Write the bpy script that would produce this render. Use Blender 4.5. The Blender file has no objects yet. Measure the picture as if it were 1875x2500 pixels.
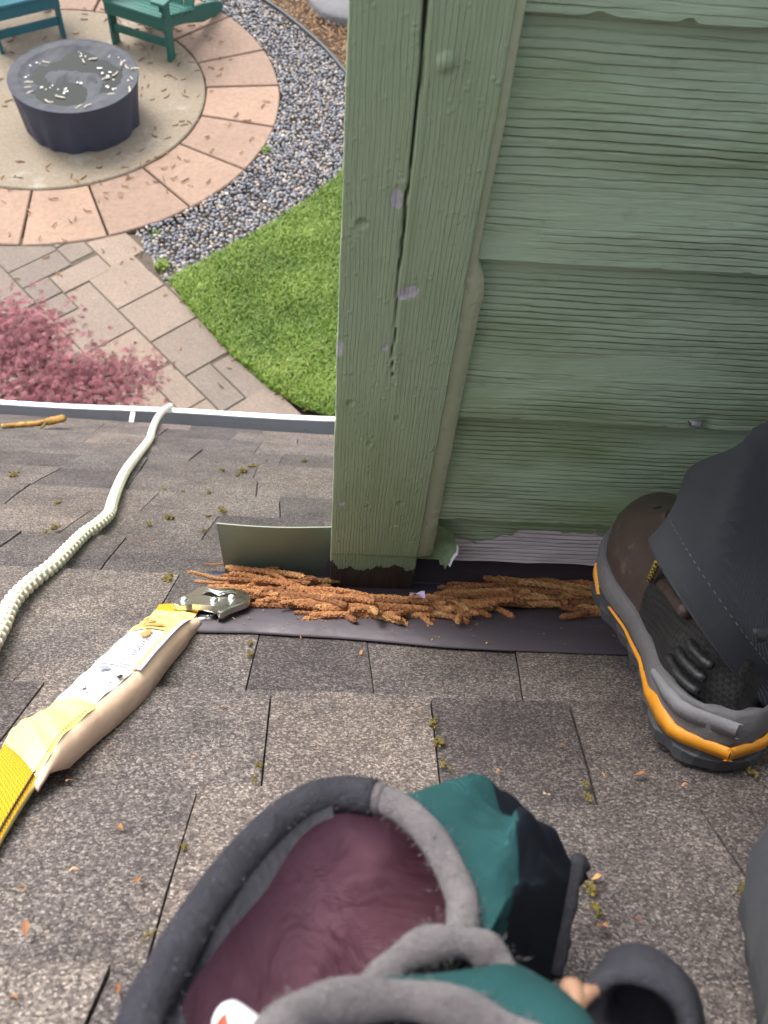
import bpy, bmesh, math, random
import numpy as np
from mathutils import Vector, Matrix, Euler
random.seed(7); rng = np.random.default_rng(11)
SC = bpy.context.scene
COL = SC.collection
# ------------------------------------------------------------------ camera
CE = (0.5848127, -0.0628536, 0.0098243)
CAM = np.array([0.00345018, -0.58244527, 1.04916424])
cd = bpy.data.cameras.new('camera'); cam = bpy.data.objects.new('camera', cd); COL.objects.link(cam)
cam.location = CAM; cam.rotation_euler = CE
cd.sensor_fit = 'HORIZONTAL'; cd.sensor_width = 36.0; cd.lens = 36.0*2300/1875
cd.clip_start = 0.02; cd.clip_end = 600
cd.dof.use_dof = True; cd.dof.focus_distance = 0.98; cd.dof.aperture_fstop = 18
SC.camera = cam
# ------------------------------------------------------------------ light
SUN_AZ = (-0.69, 0.72); SUN_EL = math.radians(58)
w = bpy.data.worlds.new('World'); SC.world = w; w.use_nodes = True
nt = w.node_tree; bg = nt.nodes['Background']
sky = nt.nodes.new('ShaderNodeTexSky'); sky.sky_type = 'NISHITA'; sky.sun_disc = False
sky.sun_elevation = SUN_EL
sky.sun_rotation = math.atan2(SUN_AZ[0], SUN_AZ[1])
sky.air_density = 1.0; sky.dust_density = 4.0; sky.ozone_density = 1.0
hs = nt.nodes.new('ShaderNodeHueSaturation'); hs.inputs['Saturation'].default_value = 0.30
nt.links.new(sky.outputs[0], hs.inputs['Color']); nt.links.new(hs.outputs[0], bg.inputs['Color'])
bg.inputs['Strength'].default_value = 0.15
sd = bpy.data.lights.new('sun', 'SUN'); sun = bpy.data.objects.new('sun', sd); COL.objects.link(sun)
sd.energy = 0.95; sd.angle = math.radians(26); sd.color = (1.0, 0.95, 0.88)
sv = Vector((SUN_AZ[0]*math.cos(SUN_EL), SUN_AZ[1]*math.cos(SUN_EL), math.sin(SUN_EL))).normalized()
sun.rotation_euler = (-sv).to_track_quat('-Z', 'Y').to_euler(); sun.location = (-6, 8, 9)
SC.view_settings.view_transform = 'Standard'; SC.view_settings.look = 'None'
SC.view_settings.gamma = 1.0; SC.view_settings.exposure = 1.55
# ------------------------------------------------------------------ photo geometry: pixels (1659x2212) to points
RC = np.array(Euler(CE, 'XYZ').to_matrix())
def ray(x, y):
    k = 1875/1659
    d = RC @ np.array([x*k-937.5, -(y*k-1250.), -2300.]); return d/np.linalg.norm(d)
S45 = math.sqrt(.5)
def on_roof(x, y, h=0.0):
    n = np.array([0, S45, S45]); d = ray(x, y); return CAM + d*(h-n@CAM)/(n@d)
def on_wall(x, y, y0=0.0):
    d = ray(x, y); return CAM + d*(y0-CAM[1])/d[1]
ZG = -3.85
def on_ground(x, y, z=ZG):
    d = ray(x, y); return CAM + d*(z-CAM[2])/d[2]
def at(x, y, dist): return CAM + ray(x, y)*dist
def RP(x, s, h=0.0): return np.array([x, s*S45+h*S45, -s*S45+h*S45])
def xs(P): # world point -> roof x, s
    return P[0], (P[1]-P[2])*S45
# ------------------------------------------------------------------ noise
def _h(ix, iy, seed):
    n = (ix.astype(np.int64)*374761393 + iy.astype(np.int64)*668265263 + seed*1442695041) & 0x7fffffff
    n = ((n ^ (n >> 13))*1274126177) & 0x7fffffff
    return ((n ^ (n >> 16)) & 0xffff)/65535.0
def vn(x, y, seed=0):
    x = np.asarray(x, float); y = np.asarray(y, float)
    ix = np.floor(x); iy = np.floor(y); fx = x-ix; fy = y-iy
    fx = fx*fx*(3-2*fx); fy = fy*fy*(3-2*fy)
    a = _h(ix, iy, seed); b = _h(ix+1, iy, seed); c = _h(ix, iy+1, seed); d = _h(ix+1, iy+1, seed)
    return (a*(1-fx)+b*fx)*(1-fy)+(c*(1-fx)+d*fx)*fy*1.0
def fbm(x, y, seed=0, o=4):
    r = 0; a = .5
    for i in range(o):
        r = r + a*(vn(x*2**i, y*2**i, seed+i*17)-.5); a *= .5
    return r
# ------------------------------------------------------------------ object helpers
ORG = {}
def obj(name, verts, faces, mat, parent=None, smooth=False, base=None, mats=None, fmi=None):
    V = np.asarray(verts, float).reshape(-1, 3)
    if parent is not None and base is None: o0 = ORG[parent.as_pointer()]
    elif base is not None: o0 = np.asarray(base, float)
    else: o0 = np.array([(V[:, 0].min()+V[:, 0].max())/2, (V[:, 1].min()+V[:, 1].max())/2, V[:, 2].min()])
    me = bpy.data.meshes.new(name); me.from_pydata((V-o0).tolist(), [], [list(map(int, f)) for f in faces]); me.update()
    for m in (mats or [mat]): me.materials.append(m)
    if fmi is not None: me.polygons.foreach_set('material_index', np.asarray(fmi, np.int32))
    if smooth: me.polygons.foreach_set('use_smooth', np.ones(len(me.polygons), bool))
    o = bpy.data.objects.new(name, me); COL.objects.link(o); ORG[o.as_pointer()] = o0
    if parent is not None:
        o.parent = parent; o.location = o0-ORG[parent.as_pointer()]
    else: o.location = o0
    return o
def thing(name, loc, label, cat, group=None, kind=None):
    o = bpy.data.objects.new(name, None); COL.objects.link(o); o.location = loc; o.empty_display_size = .1
    ORG[o.as_pointer()] = np.asarray(loc, float); tag(o, label, cat, group, kind); return o
def tag(o, label=None, cat=None, group=None, kind=None):
    if label: o['label'] = label
    if cat: o['category'] = cat
    if group: o['group'] = group
    if kind: o['kind'] = kind
    return o
class MB:
    def __init__(s): s.v = []; s.f = []; s.m = []; s.n = 0
    def add(s, V, F, mi=0):
        V = np.asarray(V, float).reshape(-1, 3); s.v.append(V); s.f += [[i+s.n for i in f] for f in F]; s.m += [mi]*len(F); s.n += len(V); return s
    def build(s, name, mat, parent=None, **k):
        return obj(name, np.concatenate(s.v), s.f, mat, parent, fmi=s.m if k.get('mats') else None, **k)
def grid(rows, closed=False, cap0=False, cap1=False):
    A = np.array(rows); r, c = A.shape[:2]; F = []
    cc = c if closed else c-1
    for i in range(r-1):
        for j in range(cc):
            k = (j+1) % c; F.append((i*c+j, i*c+k, (i+1)*c+k, (i+1)*c+j))
    if cap0: F.append(tuple(range(c))[::-1])
    if cap1: F.append(tuple((r-1)*c+i for i in range(c)))
    return A.reshape(-1, 3), F
def fgrid(P):  # P (r,c,3) fast open grid
    r, c = P.shape[:2]; i = np.arange(r-1)[:, None]*c+np.arange(c-1)[None]
    return P.reshape(-1, 3), np.stack([i, i+1, i+c+1, i+c], -1).reshape(-1, 4).tolist()
def spline(P, n):
    P = np.array(P, float); Q = np.vstack([2*P[0]-P[1], P, 2*P[-1]-P[-2]]); out = []
    m = len(P)-1
    for t in np.linspace(0, m, n):
        i = min(int(t), m-1); u = t-i; a, b, c, d = Q[i:i+4]
        out.append(.5*((2*b)+(c-a)*u+(2*a-5*b+4*c-d)*u*u+(3*b-a-3*c+d)*u**3))
    return np.array(out)
def cspline(P, n):
    P = np.array(P, float); m = len(P); out = []
    for t in np.linspace(0, m, n, endpoint=False):
        i = int(t); u = t-i; a, b, c, d = (P[(i-1) % m], P[i % m], P[(i+1) % m], P[(i+2) % m])
        out.append(.5*((2*b)+(c-a)*u+(2*a-5*b+4*c-d)*u*u+(3*b-a-3*c+d)*u**3))
    return np.array(out)
def frames(P, up=(0, 0, 1)):
    T = np.gradient(P, axis=0); T /= np.linalg.norm(T, axis=1)[:, None]+1e-12
    up = np.asarray(up, float); N = []
    n = up-T[0]*(up@T[0]); n /= np.linalg.norm(n)+1e-12
    for t in T:
        n = n-t*(n@t); n /= np.linalg.norm(n)+1e-12; N.append(n.copy())
    N = np.array(N); return T, N, np.cross(T, N)
def tube(P, r, k=10, closed=False, caps=True, up=(0, 0, 1), flat=1.0):
    P = np.array(P, float); T, N, B = frames(P, up)
    r = np.broadcast_to(np.asarray(r, float), (len(P),)); a = np.arange(k)*2*math.pi/k
    rows = [P[i]+r[i]*(np.cos(a)[:, None]*N[i]*flat+np.sin(a)[:, None]*B[i]) for i in range(len(P))]
    if closed: rows.append(rows[0])
    return grid(rows, True, caps and not closed, caps and not closed)
def box(c, ax, dims, bev=0.0):
    """c centre, ax 3x3 rows = axes, dims full sizes, chamfered"""
    c = np.asarray(c, float); ax = np.asarray(ax, float); d = np.asarray(dims, float)/2; b = min(bev, d.min()*.8)
    if b <= 0:
        V = [c+(sx*d[0]*ax[0]+sy*d[1]*ax[1]+sz*d[2]*ax[2]) for sz in (-1, 1) for sx, sy in ((-1, -1), (1, -1), (1, 1), (-1, 1))]
        F = [(3, 2, 1, 0), (4, 5, 6, 7), (0, 1, 5, 4), (1, 2, 6, 5), (2, 3, 7, 6), (3, 0, 4, 7)]
        return np.array(V), F
    rings = []
    for z, i in ((-d[2], b), (-d[2]+b, 0), (d[2]-b, 0), (d[2], b)):
        x, y = d[0]-i, d[1]-i; xx, yy = d[0]-i, d[1]-i
        ring = [(-x+b, -y), (x-b, -y), (x, -y+b), (x, y-b), (x-b, y), (-x+b, y), (-x, y-b), (-x, -y+b)]
        rings.append([c+p[0]*ax[0]+p[1]*ax[1]+z*ax[2] for p in ring])
    return grid(rings, True, True, True)
I3 = np.eye(3)
def prism(poly, z0, z1, bev=.008, jit=0):
    p = np.array(poly, float); c = p.mean(0); k = 1-bev/np.linalg.norm(p-c, axis=1).mean()
    q = c+(p-c)*k
    rows = [np.c_[p, np.full(len(p), z0)], np.c_[p, np.full(len(p), z1-bev)], np.c_[q, np.full(len(p), z1)]]
    return grid(rows, True, True, True)
# ------------------------------------------------------------------ material helper
class M:
    def __init__(s, name, col=(.5, .5, .5), rough=.7, metal=0, spec=.5):
        s.m = bpy.data.materials.new(name); s.m.use_nodes = True; s.t = s.m.node_tree
        s.b = s.t.nodes['Principled BSDF']; s.set('Base Color', (*col, 1)); s.set('Roughness', rough); s.set('Metallic', metal)
        s.set('Specular IOR Level', spec); s._tc = None
    def set(s, k, v):
        if hasattr(v, 'is_output'): s.t.links.new(v, s.b.inputs[k])
        else: s.b.inputs[k].default_value = v
        return s
    def n(s, typ, ins=None, **k):
        nd = s.t.nodes.new(typ)
        for a, b in k.items(): setattr(nd, a, b)
        for a, b in (ins or {}).items():
            if b is None: continue
            if hasattr(b, 'is_output'): s.t.links.new(b, nd.inputs[a])
            else: nd.inputs[a].default_value = b
        return nd
    def co(s):
        if s._tc is None: s._tc = s.n('ShaderNodeTexCoord')
        return s._tc.outputs['Object']
    def scale(s, v, loc=(0, 0, 0), rot=(0, 0, 0), vec=None):
        return s.n('ShaderNodeMapping', {'Vector': vec or s.co(), 'Scale': v, 'Location': loc, 'Rotation': rot}).outputs[0]
    def noise(s, scale, detail=4, rough=.55, dist=0, vec=None, out='Fac'):
        return s.n('ShaderNodeTexNoise', {'Vector': vec or s.co(), 'Scale': scale, 'Detail': detail, 'Roughness': rough, 'Distortion': dist}).outputs[out]
    def voro(s, scale, feature='F1', vec=None, out='Color', rnd=1.0):
        return s.n('ShaderNodeTexVoronoi', {'Vector': vec or s.co(), 'Scale': scale, 'Randomness': rnd}, feature=feature).outputs[out]
    def math(s, op, a, b=None, c=None, clamp=False):
        nd = s.t.nodes.new('ShaderNodeMath'); nd.operation = op; nd.use_clamp = clamp
        for i, v in enumerate((a, b, c)):
            if v is None: continue
            if hasattr(v, 'is_output'): s.t.links.new(v, nd.inputs[i])
            else: nd.inputs[i].default_value = v
        return nd.outputs[0]
    def sep(s, v=None):
        return s.n('ShaderNodeSeparateXYZ', {0: v or s.co()}).outputs
    def comb(s, x, y, z):
        return s.n('ShaderNodeCombineXYZ', {0: x, 1: y, 2: z}).outputs[0]
    def ramp(s, fac, stops, interp='LINEAR'):
        nd = s.n('ShaderNodeValToRGB', {0: fac}); r = nd.color_ramp; r.interpolation = interp
        while len(r.elements) < len(stops): r.elements.new(.5)
        for e, (p, c) in zip(r.elements, stops):
            e.position = p; e.color = (*c, 1) if len(c) == 3 else c
        return nd.outputs[0]
    def step(s, fac, lo, hi):
        return s.n('ShaderNodeMapRange', {0: fac, 1: lo, 2: hi, 3: 0.0, 4: 1.0}, clamp=True).outputs[0]
    def mix(s, fac, a, b, mode='MIX'):
        nd = s.t.nodes.new('ShaderNodeMix'); nd.data_type = 'RGBA'; nd.blend_type = mode
        for i, v in ((0, fac), (6, a), (7, b)):
            if hasattr(v, 'is_output'): s.t.links.new(v, nd.inputs[i])
            else: nd.inputs[i].default_value = (*v, 1) if isinstance(v, tuple) and len(v) == 3 else v
        return nd.outputs[2]
    def bump(s, h, dist=.001, strength=1.0, normal=None):
        o = s.n('ShaderNodeBump', {'Height': h, 'Distance': dist, 'Strength': strength, 'Normal': normal}).outputs[0]
        s.set('Normal', o); return o
    def rand(s): return s.n('ShaderNodeObjectInfo').outputs['Random']
    def attr(s, name): return s.n('ShaderNodeAttribute', attribute_name=name).outputs
def simple(name, col, rough=.6, metal=0, var=.15, nscale=20, bump=0, bscale=200, spec=.5):
    m = M(name, col, rough, metal, spec)
    f = m.noise(nscale, 5)
    c = m.mix(f, tuple(x*(1-var) for x in col), tuple(min(1, x*(1+var)) for x in col)); m.set('Base Color', c)
    if bump: m.bump(m.noise(bscale, 4), bump)
    return m.m
MAT = {}
def mk_materials():
    # asphalt shingle granules
    m = M('shingle_granules', rough=.92, spec=.25)
    v = m.sep(m.voro(560))[0]; v2 = m.sep(m.voro(1250))[1]
    g = m.math('ADD', m.math('MULTIPLY', v, .62), m.math('MULTIPLY', v2, .38))
    c = m.ramp(g, [(0.0, (.035, .031, .032)), (.30, (.075, .067, .068)), (.52, (.122, .110, .107)), (.72, (.18, .163, .154)), (.92, (.37, .345, .32))])
    big = m.noise(2.4, 4); c = m.mix(m.math('MULTIPLY', m.step(big, .4, .66), .4), c, m.mix(1.0, c, (.80, .68, .56), 'MULTIPLY'))
    fine = m.noise(11, 6, .7); c = m.mix(1.0, c, m.ramp(fine, [(.3, (.66, .66, .68)), (.68, (1.25, 1.22, 1.18))]), 'MULTIPLY')
    r = m.rand(); c = m.mix(1.0, c, m.ramp(r, [(0, (.55, .54, .57)), (.5, (.92, .90, .90)), (1, (1.32, 1.24, 1.16))]), 'MULTIPLY')
    m.set('Base Color', c)
    m.bump(m.math('ADD', g, m.math('MULTIPLY', m.noise(60, 3), .4)), .0016, .9); MAT['shingle'] = m.m
    # painted siding (x along board, z up)
    def wood(name, axis):
        m = M(name, rough=.55, spec=.35); X, Y, Z = m.sep()
        if axis == 'x': u, v = X, Z
        else: u, v = Z, X
        cv = m.comb(m.math('MULTIPLY', u, 1.0), 0.0, v)
        w1 = m.noise(1.0, 3, .5, vec=m.comb(m.math('MULTIPLY', u, 3.0), 1.3, m.math('MULTIPLY', v, 9.0)))
        w2 = m.noise(1.0, 4, .6, vec=m.comb(m.math('MULTIPLY', u, 11.0), 4.3, m.math('MULTIPLY', v, 75.0)))
        ph = m.math('ADD', v, m.math('ADD', m.math('MULTIPLY', w1, .013 if axis == 'x' else .010), m.math('MULTIPLY', w2, .0062)))
        sp = .0068 if axis == 'x' else .0034
        fr = m.math('FRACT', m.math('DIVIDE', ph, sp))
        tri = m.ramp(fr, [(0, (0, 0, 0)), (.07, (.05, .05, .05)), (.20, (.75, .75, .75)), (.6, (.92, .92, .92)), (.94, (1, 1, 1)), (1.0, (0, 0, 0))])
        amp = m.step(m.noise(1.0, 4, .6, vec=m.comb(m.math('MULTIPLY', u, 5.0), 9.1, m.math('MULTIPLY', v, 22.0))), .36, .64)
        fib = m.noise(1.0, 5, .65, vec=m.comb(m.math('MULTIPLY', u, 26.0), 2.0, m.math('MULTIPLY', v, 420.0)))
        return m, X, Y, Z, tri, amp, fib
    m, X, Y, Z, tri, amp, fib = wood('siding_green_paint', 'x')
    big = m.noise(3.2, 4, .6); sp = m.noise(60, 4, .7)
    base = m.mix(big, (.405, .530, .375), (.455, .590, .430))
    # algae staining in irregular patches low on the wall
    al = m.noise(1.0, 5, .6, vec=m.scale((4.5, 1, 9)))
    low = m.step(Z, .52, .10)
    alm = m.math('MULTIPLY', m.step(m.math('ADD', al, m.math('MULTIPLY', low, .26)), .56, .90), .85)
    base = m.mix(alm, base, (.21, .285, .11))
    dirt = m.math('MULTIPLY', m.step(sp, .58, .75), .22); base = m.mix(dirt, base, (.13, .17, .09))
    groove_shade = m.math('MULTIPLY', m.math('SUBTRACT', 1.0, tri), m.math('MULTIPLY', amp, .42)); base = m.mix(groove_shade, base, (.125, .18, .10))  # shade under the grain ridges painted into the groove colour
    # bottom board: paint flaked off to pale primer
    pe = m.math('ADD', m.noise(1.0, 5, .62, vec=m.scale((9, 1, 16))), m.math('MULTIPLY', m.step(X, -.29, -.15), .22))
    fl = m.math('MULTIPLY', m.step(m.math('SUBTRACT', m.math('ADD', .142, m.math('MULTIPLY', m.math('SUBTRACT', pe, .55), .10)), Z), .0, .0015), m.step(X, -.3305, -.3285))
    prim = m.mix(m.noise(40, 5, .7), (.60, .56, .58), (.76, .72, .73)); prim = m.mix(m.math('MULTIPLY', m.math('SUBTRACT', 1.0, tri), .45), prim, (.30, .26, .28))
    base = m.mix(fl, base, prim)
    sm = m.math('ADD', m.math('MULTIPLY', tri, amp), m.math('MULTIPLY', fib, .35))
    m.set('Base Color', base); m.set('Roughness', m.math('ADD', .48, m.math('MULTIPLY', fl, .3)))
    m.bump(m.math('SUBTRACT', sm, m.math('MULTIPLY', fl, .5)), .0019, 1.0); MAT['siding'] = m.m
    # corner board, vertical grain
    m, X, Y, Z, tri, amp, fib = wood('corner_board_paint', 'z')
    big = m.noise(3.5, 4, .6); base = m.mix(big, (.305, .395, .250), (.365, .460, .305))
    base = m.mix(m.math('MULTIPLY', m.step(m.noise(1.0, 5, .65, vec=m.scale((14, 1, 5))), .50, .72), .45), base, (.21, .275, .135))
    base = m.mix(m.math('MULTIPLY', m.step(Z, .42, .05), .5), base, (.19, .26, .12))
    base = m.mix(m.math('MULTIPLY', m.math('SUBTRACT', 1.0, tri), m.math('MULTIPLY', amp, .20)), base, (.08, .11, .06))
    wood_c = m.mix(m.noise(1.0, 5, .7, vec=m.scale((180, 20, 18))), (.012, .008, .006), (.095, .058, .036))
    rn = m.noise(1.0, 6, .68, vec=m.scale((26, 26, 15)))
    rot = m.step(m.math('SUBTRACT', m.math('ADD', .100, m.math('MULTIPLY', m.math('SUBTRACT', rn, .5), .13)), Z), .0, .003)
    base = m.mix(rot, base, wood_c)
    chip = m.attr('chip')['Fac']; base = m.mix(m.step(chip, .45, .55), base, m.mix(m.noise(120, 4), (.38, .36, .42), (.60, .58, .64)))
    crk = m.attr('crack')['Fac']; base = m.mix(crk, base, (.018, .02, .016))
    blob = m.voro(150, out='Distance'); bl = m.math('MULTIPLY', m.step(blob, .42, .10), m.step(m.noise(38, 4, .7), .46, .58))
    hgt = m.math('ADD', m.math('ADD', m.math('MULTIPLY', m.math('MULTIPLY', tri, amp), .40), m.math('MULTIPLY', fib, .75)), m.math('MULTIPLY', bl, .38))
    hgt = m.math('SUBTRACT', hgt, m.math('MULTIPLY', rot, 1.3))
    m.set('Base Color', base); m.set('Roughness', m.math('ADD', .46, m.math('MULTIPLY', rot, .4))); m.bump(hgt, .0016, 1.0); MAT['corner'] = m.m
    m = M('caulk_paint', rough=.5); m.set('Base Color', m.mix(m.noise(30, 5, .7), (.50, .55, .34), (.64, .68, .47))); m.bump(m.noise(90, 4), .002); MAT['caulk'] = m.m
    MAT['primer'] = simple('primer_flake', (.60, .58, .62), .8, var=.1)
    m = M('paint_flap', rough=.5); m.set('Base Color', m.mix(m.noise(45, 5, .7), (.085, .14, .07), (.19, .26, .15))); m.bump(m.noise(140, 4), .0015); MAT['flap'] = m.m
    # flashing
    m = M('flashing_brown_metal', rough=.42, metal=.0, spec=.45); f = m.noise(1.0, 5, .6, vec=m.scale((6, 9, 9)))
    c = m.mix(f, (.040, .031, .039), (.062, .050, .060)); c = m.mix(m.math('MULTIPLY', m.step(m.noise(70, 5, .75), .60, .75), .55), c, (.02, .014, .011))
    c = m.mix(m.math('MULTIPLY', m.step(m.noise(26, 5, .75), .6, .7), .3), c, (.13, .11, .11)); m.set('Base Color', c)
    m.set('Roughness', m.math('ADD', .33, m.math('MULTIPLY', m.noise(35, 5), .3))); m.bump(m.noise(14, 3), .003); MAT['flash'] = m.m
    m = M('flashing_green_metal', rough=.38, spec=.5); m.set('Base Color', m.mix(m.noise(9, 5), (.14, .17, .125), (.175, .205, .15))); MAT['flashg'] = m.m
    # gutter
    m = M('gutter_white', rough=.35); m.set('Base Color', m.mix(m.step(m.noise(40, 5, .7), .6, .8), (.72, .72, .74), (.5, .49, .47))); MAT['gutter'] = m.m
    m = M('gutter_inside', rough=.6); c = m.mix(m.noise(5, 5), (.17, .175, .19), (.25, .255, .27)); c = m.mix(m.step(m.noise(160, 3, .6), .66, .72), c, (.06, .05, .045)); m.set('Base Color', c); MAT['gutterin'] = m.m
    # catkin
    m = M('catkin', rough=.85); sc = m.voro(340); r = m.rand()
    c = m.ramp(m.sep(sc)[0], [(0, (.27, .115, .042)), (1, (.36, .165, .062))])
    c = m.mix(1.0, c, m.ramp(r, [(0, (.45, .38, .34)), (.3, (.8, .72, .66)), (.7, (1.05, 1.05, 1.05)), (1, (1.15, 1.45, 1.5))]), 'MULTIPLY')
    m.set('Base Color', c); m.bump(m.voro(340, out='Distance'), .0012, 1.0); MAT['catkin'] = m.m
    m = M('dry_catkin', rough=.85); r = m.rand(); m.set('Base Color', m.ramp(r, [(0, (.10, .05, .025)), (.5, (.20, .10, .045)), (1, (.34, .19, .09))])); MAT['dry'] = m.m
    m = M('moss', rough=.9); m.set('Base Color', m.ramp(m.noise(160, 4), [(.3, (.045, .035, .010)), (.55, (.13, .10, .018)), (.75, (.24, .18, .025))])); MAT['moss'] = m.m
    m = M('leaf_scrap', rough=.7); m.set('Base Color', m.ramp(m.rand(), [(0, (.20, .08, .03)), (.5, (.30, .15, .055)), (.85, (.38, .25, .09)), (1, (.38, .29, .20))])); MAT['scrap'] = m.m
    MAT['petal'] = simple('petal_lilac', (.50, .40, .68), .7)
    m = M('twig_bark', rough=.85); m.set('Base Color', m.ramp(m.noise(60, 5, .7), [(.35, (.12, .06, .02)), (.5, (.36, .20, .05)), (.65, (.46, .30, .06))])); m.bump(m.noise(90, 4), .002); MAT['twig'] = m.m
    # rope
    m = M('rope_white', rough=.75); m.set('Base Color', m.mix(m.noise(60, 5, .7), (.55, .50, .40), (.76, .70, .58))); fx = m.noise(500, 3); m.bump(fx, .0008); MAT['rope'] = m.m
    MAT['tracer'] = simple('rope_tracer', (.05, .38, .27), .7)
    # lanyard
    m = M('webbing_yellow', rough=.65); ch = m.n('ShaderNodeTexWave', {'Vector': m.attr('UVw')['Vector'], 'Scale': 62.0, 'Distortion': .4}).outputs['Fac']
    ch2 = m.n('ShaderNodeTexWave', {'Vector': m.attr('UVw')['Vector'], 'Scale': 95.0}, bands_direction='Y').outputs['Fac']
    wv = m.math('MULTIPLY', ch, ch2); m.set('Base Color', m.mix(wv, (.52, .27, .0), (.88, .56, .006))); m.bump(wv, .0012); MAT['web'] = m.m
    m = M('sleeve_pale_yellow', rough=.22, spec=.6); m.set('Base Color', m.mix(m.noise(14, 4), (.82, .62, .16), (.93, .80, .33))); m.bump(m.noise(25, 3), .004); MAT['sleeve'] = m.m
    m = M('sleeve_peach', rough=.28, spec=.6); c = m.mix(m.noise(1, 4, vec=m.scale((12, 12, 40))), (.80, .52, .35), (.90, .68, .52)); m.set('Base Color', c); m.bump(m.noise(22, 3), .004); MAT['peach'] = m.m
    m = M('label_white', rough=.25, spec=.6); s = m.noise(26, 5, .65); c = m.mix(m.noise(8, 3), (.70, .70, .73), (.80, .80, .79))
    c = m.mix(m.step(s, .665, .685), c, (.05, .05, .12)); m.set('Base Color', c); m.bump(m.noise(30, 3), .002); MAT['label'] = m.m
    MAT['stain'] = simple('sleeve_stain', (.52, .27, .09), .4, var=.35, nscale=60)
    MAT['ink'] = simple('label_ink', (.10, .09, .16), .6, var=.1)
    MAT['inkpale'] = simple('label_fine_print', (.26, .26, .31), .6, var=.2)
    MAT['violet'] = simple('stitch_band', (.40, .36, .55), .5)
    MAT['stitch'] = simple('stitch_black', (.03, .022, .01), .8)
    m = M('zinc_steel', (.62, .60, .50), .26, 1.0); m.set('Base Color', m.mix(m.noise(35, 4), (.50, .50, .40), (.74, .73, .66))); m.set('Roughness', m.math('ADD', .2, m.math('MULTIPLY', m.noise(120, 4), .2))); MAT['zinc'] = m.m
    MAT['rivet'] = M('rivet_bright', (.80, .81, .84), .2, 1.0).m
    # clothing
    m = M('trouser_cloth', rough=.88, spec=.2); tw = m.n('ShaderNodeTexWave', {'Vector': m.scale((1, 1, 1), rot=(.4, .5, .7)), 'Scale': 330.0}).outputs['Fac']
    m.set('Base Color', m.mix(m.noise(14, 5), (.013, .015, .021), (.024, .027, .036))); m.bump(tw, .0006); m.set('Sheen Weight', .12); MAT['trouser'] = m.m
    m = M('boot_leather', rough=.46, spec=.45); c = m.mix(m.noise(12, 6, .65), (.030, .019, .017), (.080, .052, .044)); c = m.mix(m.step(m.noise(55, 5, .7), .57, .75), c, (.13, .095, .08)); m.set('Base Color', c); m.bump(m.noise(170, 4), .0008); MAT['leather'] = m.m
    m = M('boot_black_mesh', rough=.5); ck = m.n('ShaderNodeTexChecker', {'Vector': m.co(), 'Scale': 260.0}).outputs['Fac']; m.set('Base Color', m.mix(ck, (.008, .008, .009), (.020, .020, .022))); m.bump(ck, .0008); MAT['bootblack'] = m.m
    MAT['bootgrey'] = simple('boot_midsole_grey', (.105, .100, .105), .75, var=.25, nscale=40, bump=.0008)
    MAT['bootgrey2'] = simple('boot_heel_pale_grey', (.17, .165, .175), .7, var=.2, nscale=40, bump=.0008)
    MAT['bootorange'] = simple('boot_orange', (.60, .24, .012), .55, var=.2, nscale=30)
    MAT['bootsole'] = simple('boot_outsole', (.040, .041, .046), .75, var=.4, nscale=45, bump=.001)
    m = M('boot_lace', rough=.8); ck = m.n('ShaderNodeTexChecker', {'Vector': m.co(), 'Scale': 420.0}).outputs['Fac']; m.set('Base Color', m.mix(ck, (.01, .01, .01), (.32, .24, .03))); MAT['lace'] = m.m
    # pouch
    def canvas(name, a, b, sc=420):
        m = M(name, rough=.9, spec=.2); wv = m.math('MULTIPLY', m.n('ShaderNodeTexWave', {'Vector': m.co(), 'Scale': float(sc)}, bands_direction='X').outputs['Fac'], m.n('ShaderNodeTexWave', {'Vector': m.co(), 'Scale': float(sc)}, bands_direction='Z').outputs['Fac'])
        m.set('Base Color', m.mix(m.noise(18, 6, .65), a, b)); m.bump(m.noise(16, 3, .5, 1.5), .016, .8 if 'maroon' in name else .25, m.n('ShaderNodeBump', {'Height': wv, 'Distance': .0008}).outputs[0]); return m.m
    MAT['teal'] = canvas('pouch_teal_canvas', (.014, .062, .066), (.028, .105, .108))
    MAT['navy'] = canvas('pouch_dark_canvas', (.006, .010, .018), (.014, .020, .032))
    MAT['maroon'] = canvas('pouch_maroon_lining', (.16, .060, .098), (.60, .32, .40))
    m = M('pouch_grey_binding', rough=.95, spec=.15); c = m.mix(m.noise(70, 6, .75), (.045, .040, .046), (.21, .185, .19)); m.set('Base Color', c); m.bump(m.noise(190, 5, .8), .004); m.set('Sheen Weight', .2); MAT['binding'] = m.m
    m = M('pouch_dark_binding', rough=.95, spec=.15); m.set('Base Color', m.mix(m.noise(70, 6, .75), (.016, .017, .024), (.075, .072, .085))); m.bump(m.noise(190, 5, .8), .004); MAT['bindingd'] = m.m
    MAT['tan'] = simple('tan_leather', (.25, .14, .085), .7)
    MAT['white'] = simple('white_plastic', (.78, .78, .80), .35, var=.04)
    MAT['red'] = simple('red_plastic', (.55, .05, .02), .35, var=.1)
    # garden
    m = M('soil', rough=.95); m.set('Base Color', m.mix(m.noise(9, 6, .7), (.05, .036, .024), (.11, .08, .055))); m.bump(m.noise(40, 5), .02); MAT['soil'] = m.m
    MAT['sand'] = simple('joint_sand', (.085, .068, .05), .95, var=.4, nscale=30)
    m = M('lawn_soil', rough=.95); m.set('Base Color', m.mix(m.noise(14, 6, .7), (.035, .06, .012), (.07, .13, .02))); MAT['lawnsoil'] = m.m
    m = M('paver_terracotta', rough=.85); c = m.mix(m.noise(2.2, 5, .6), (.225, .152, .112), (.325, .226, .168)); c = m.mix(1.0, c, m.ramp(m.noise(28, 6, .7), [(.3, (.78, .77, .76)), (.7, (1.12, 1.1, 1.08))]), 'MULTIPLY')
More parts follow.
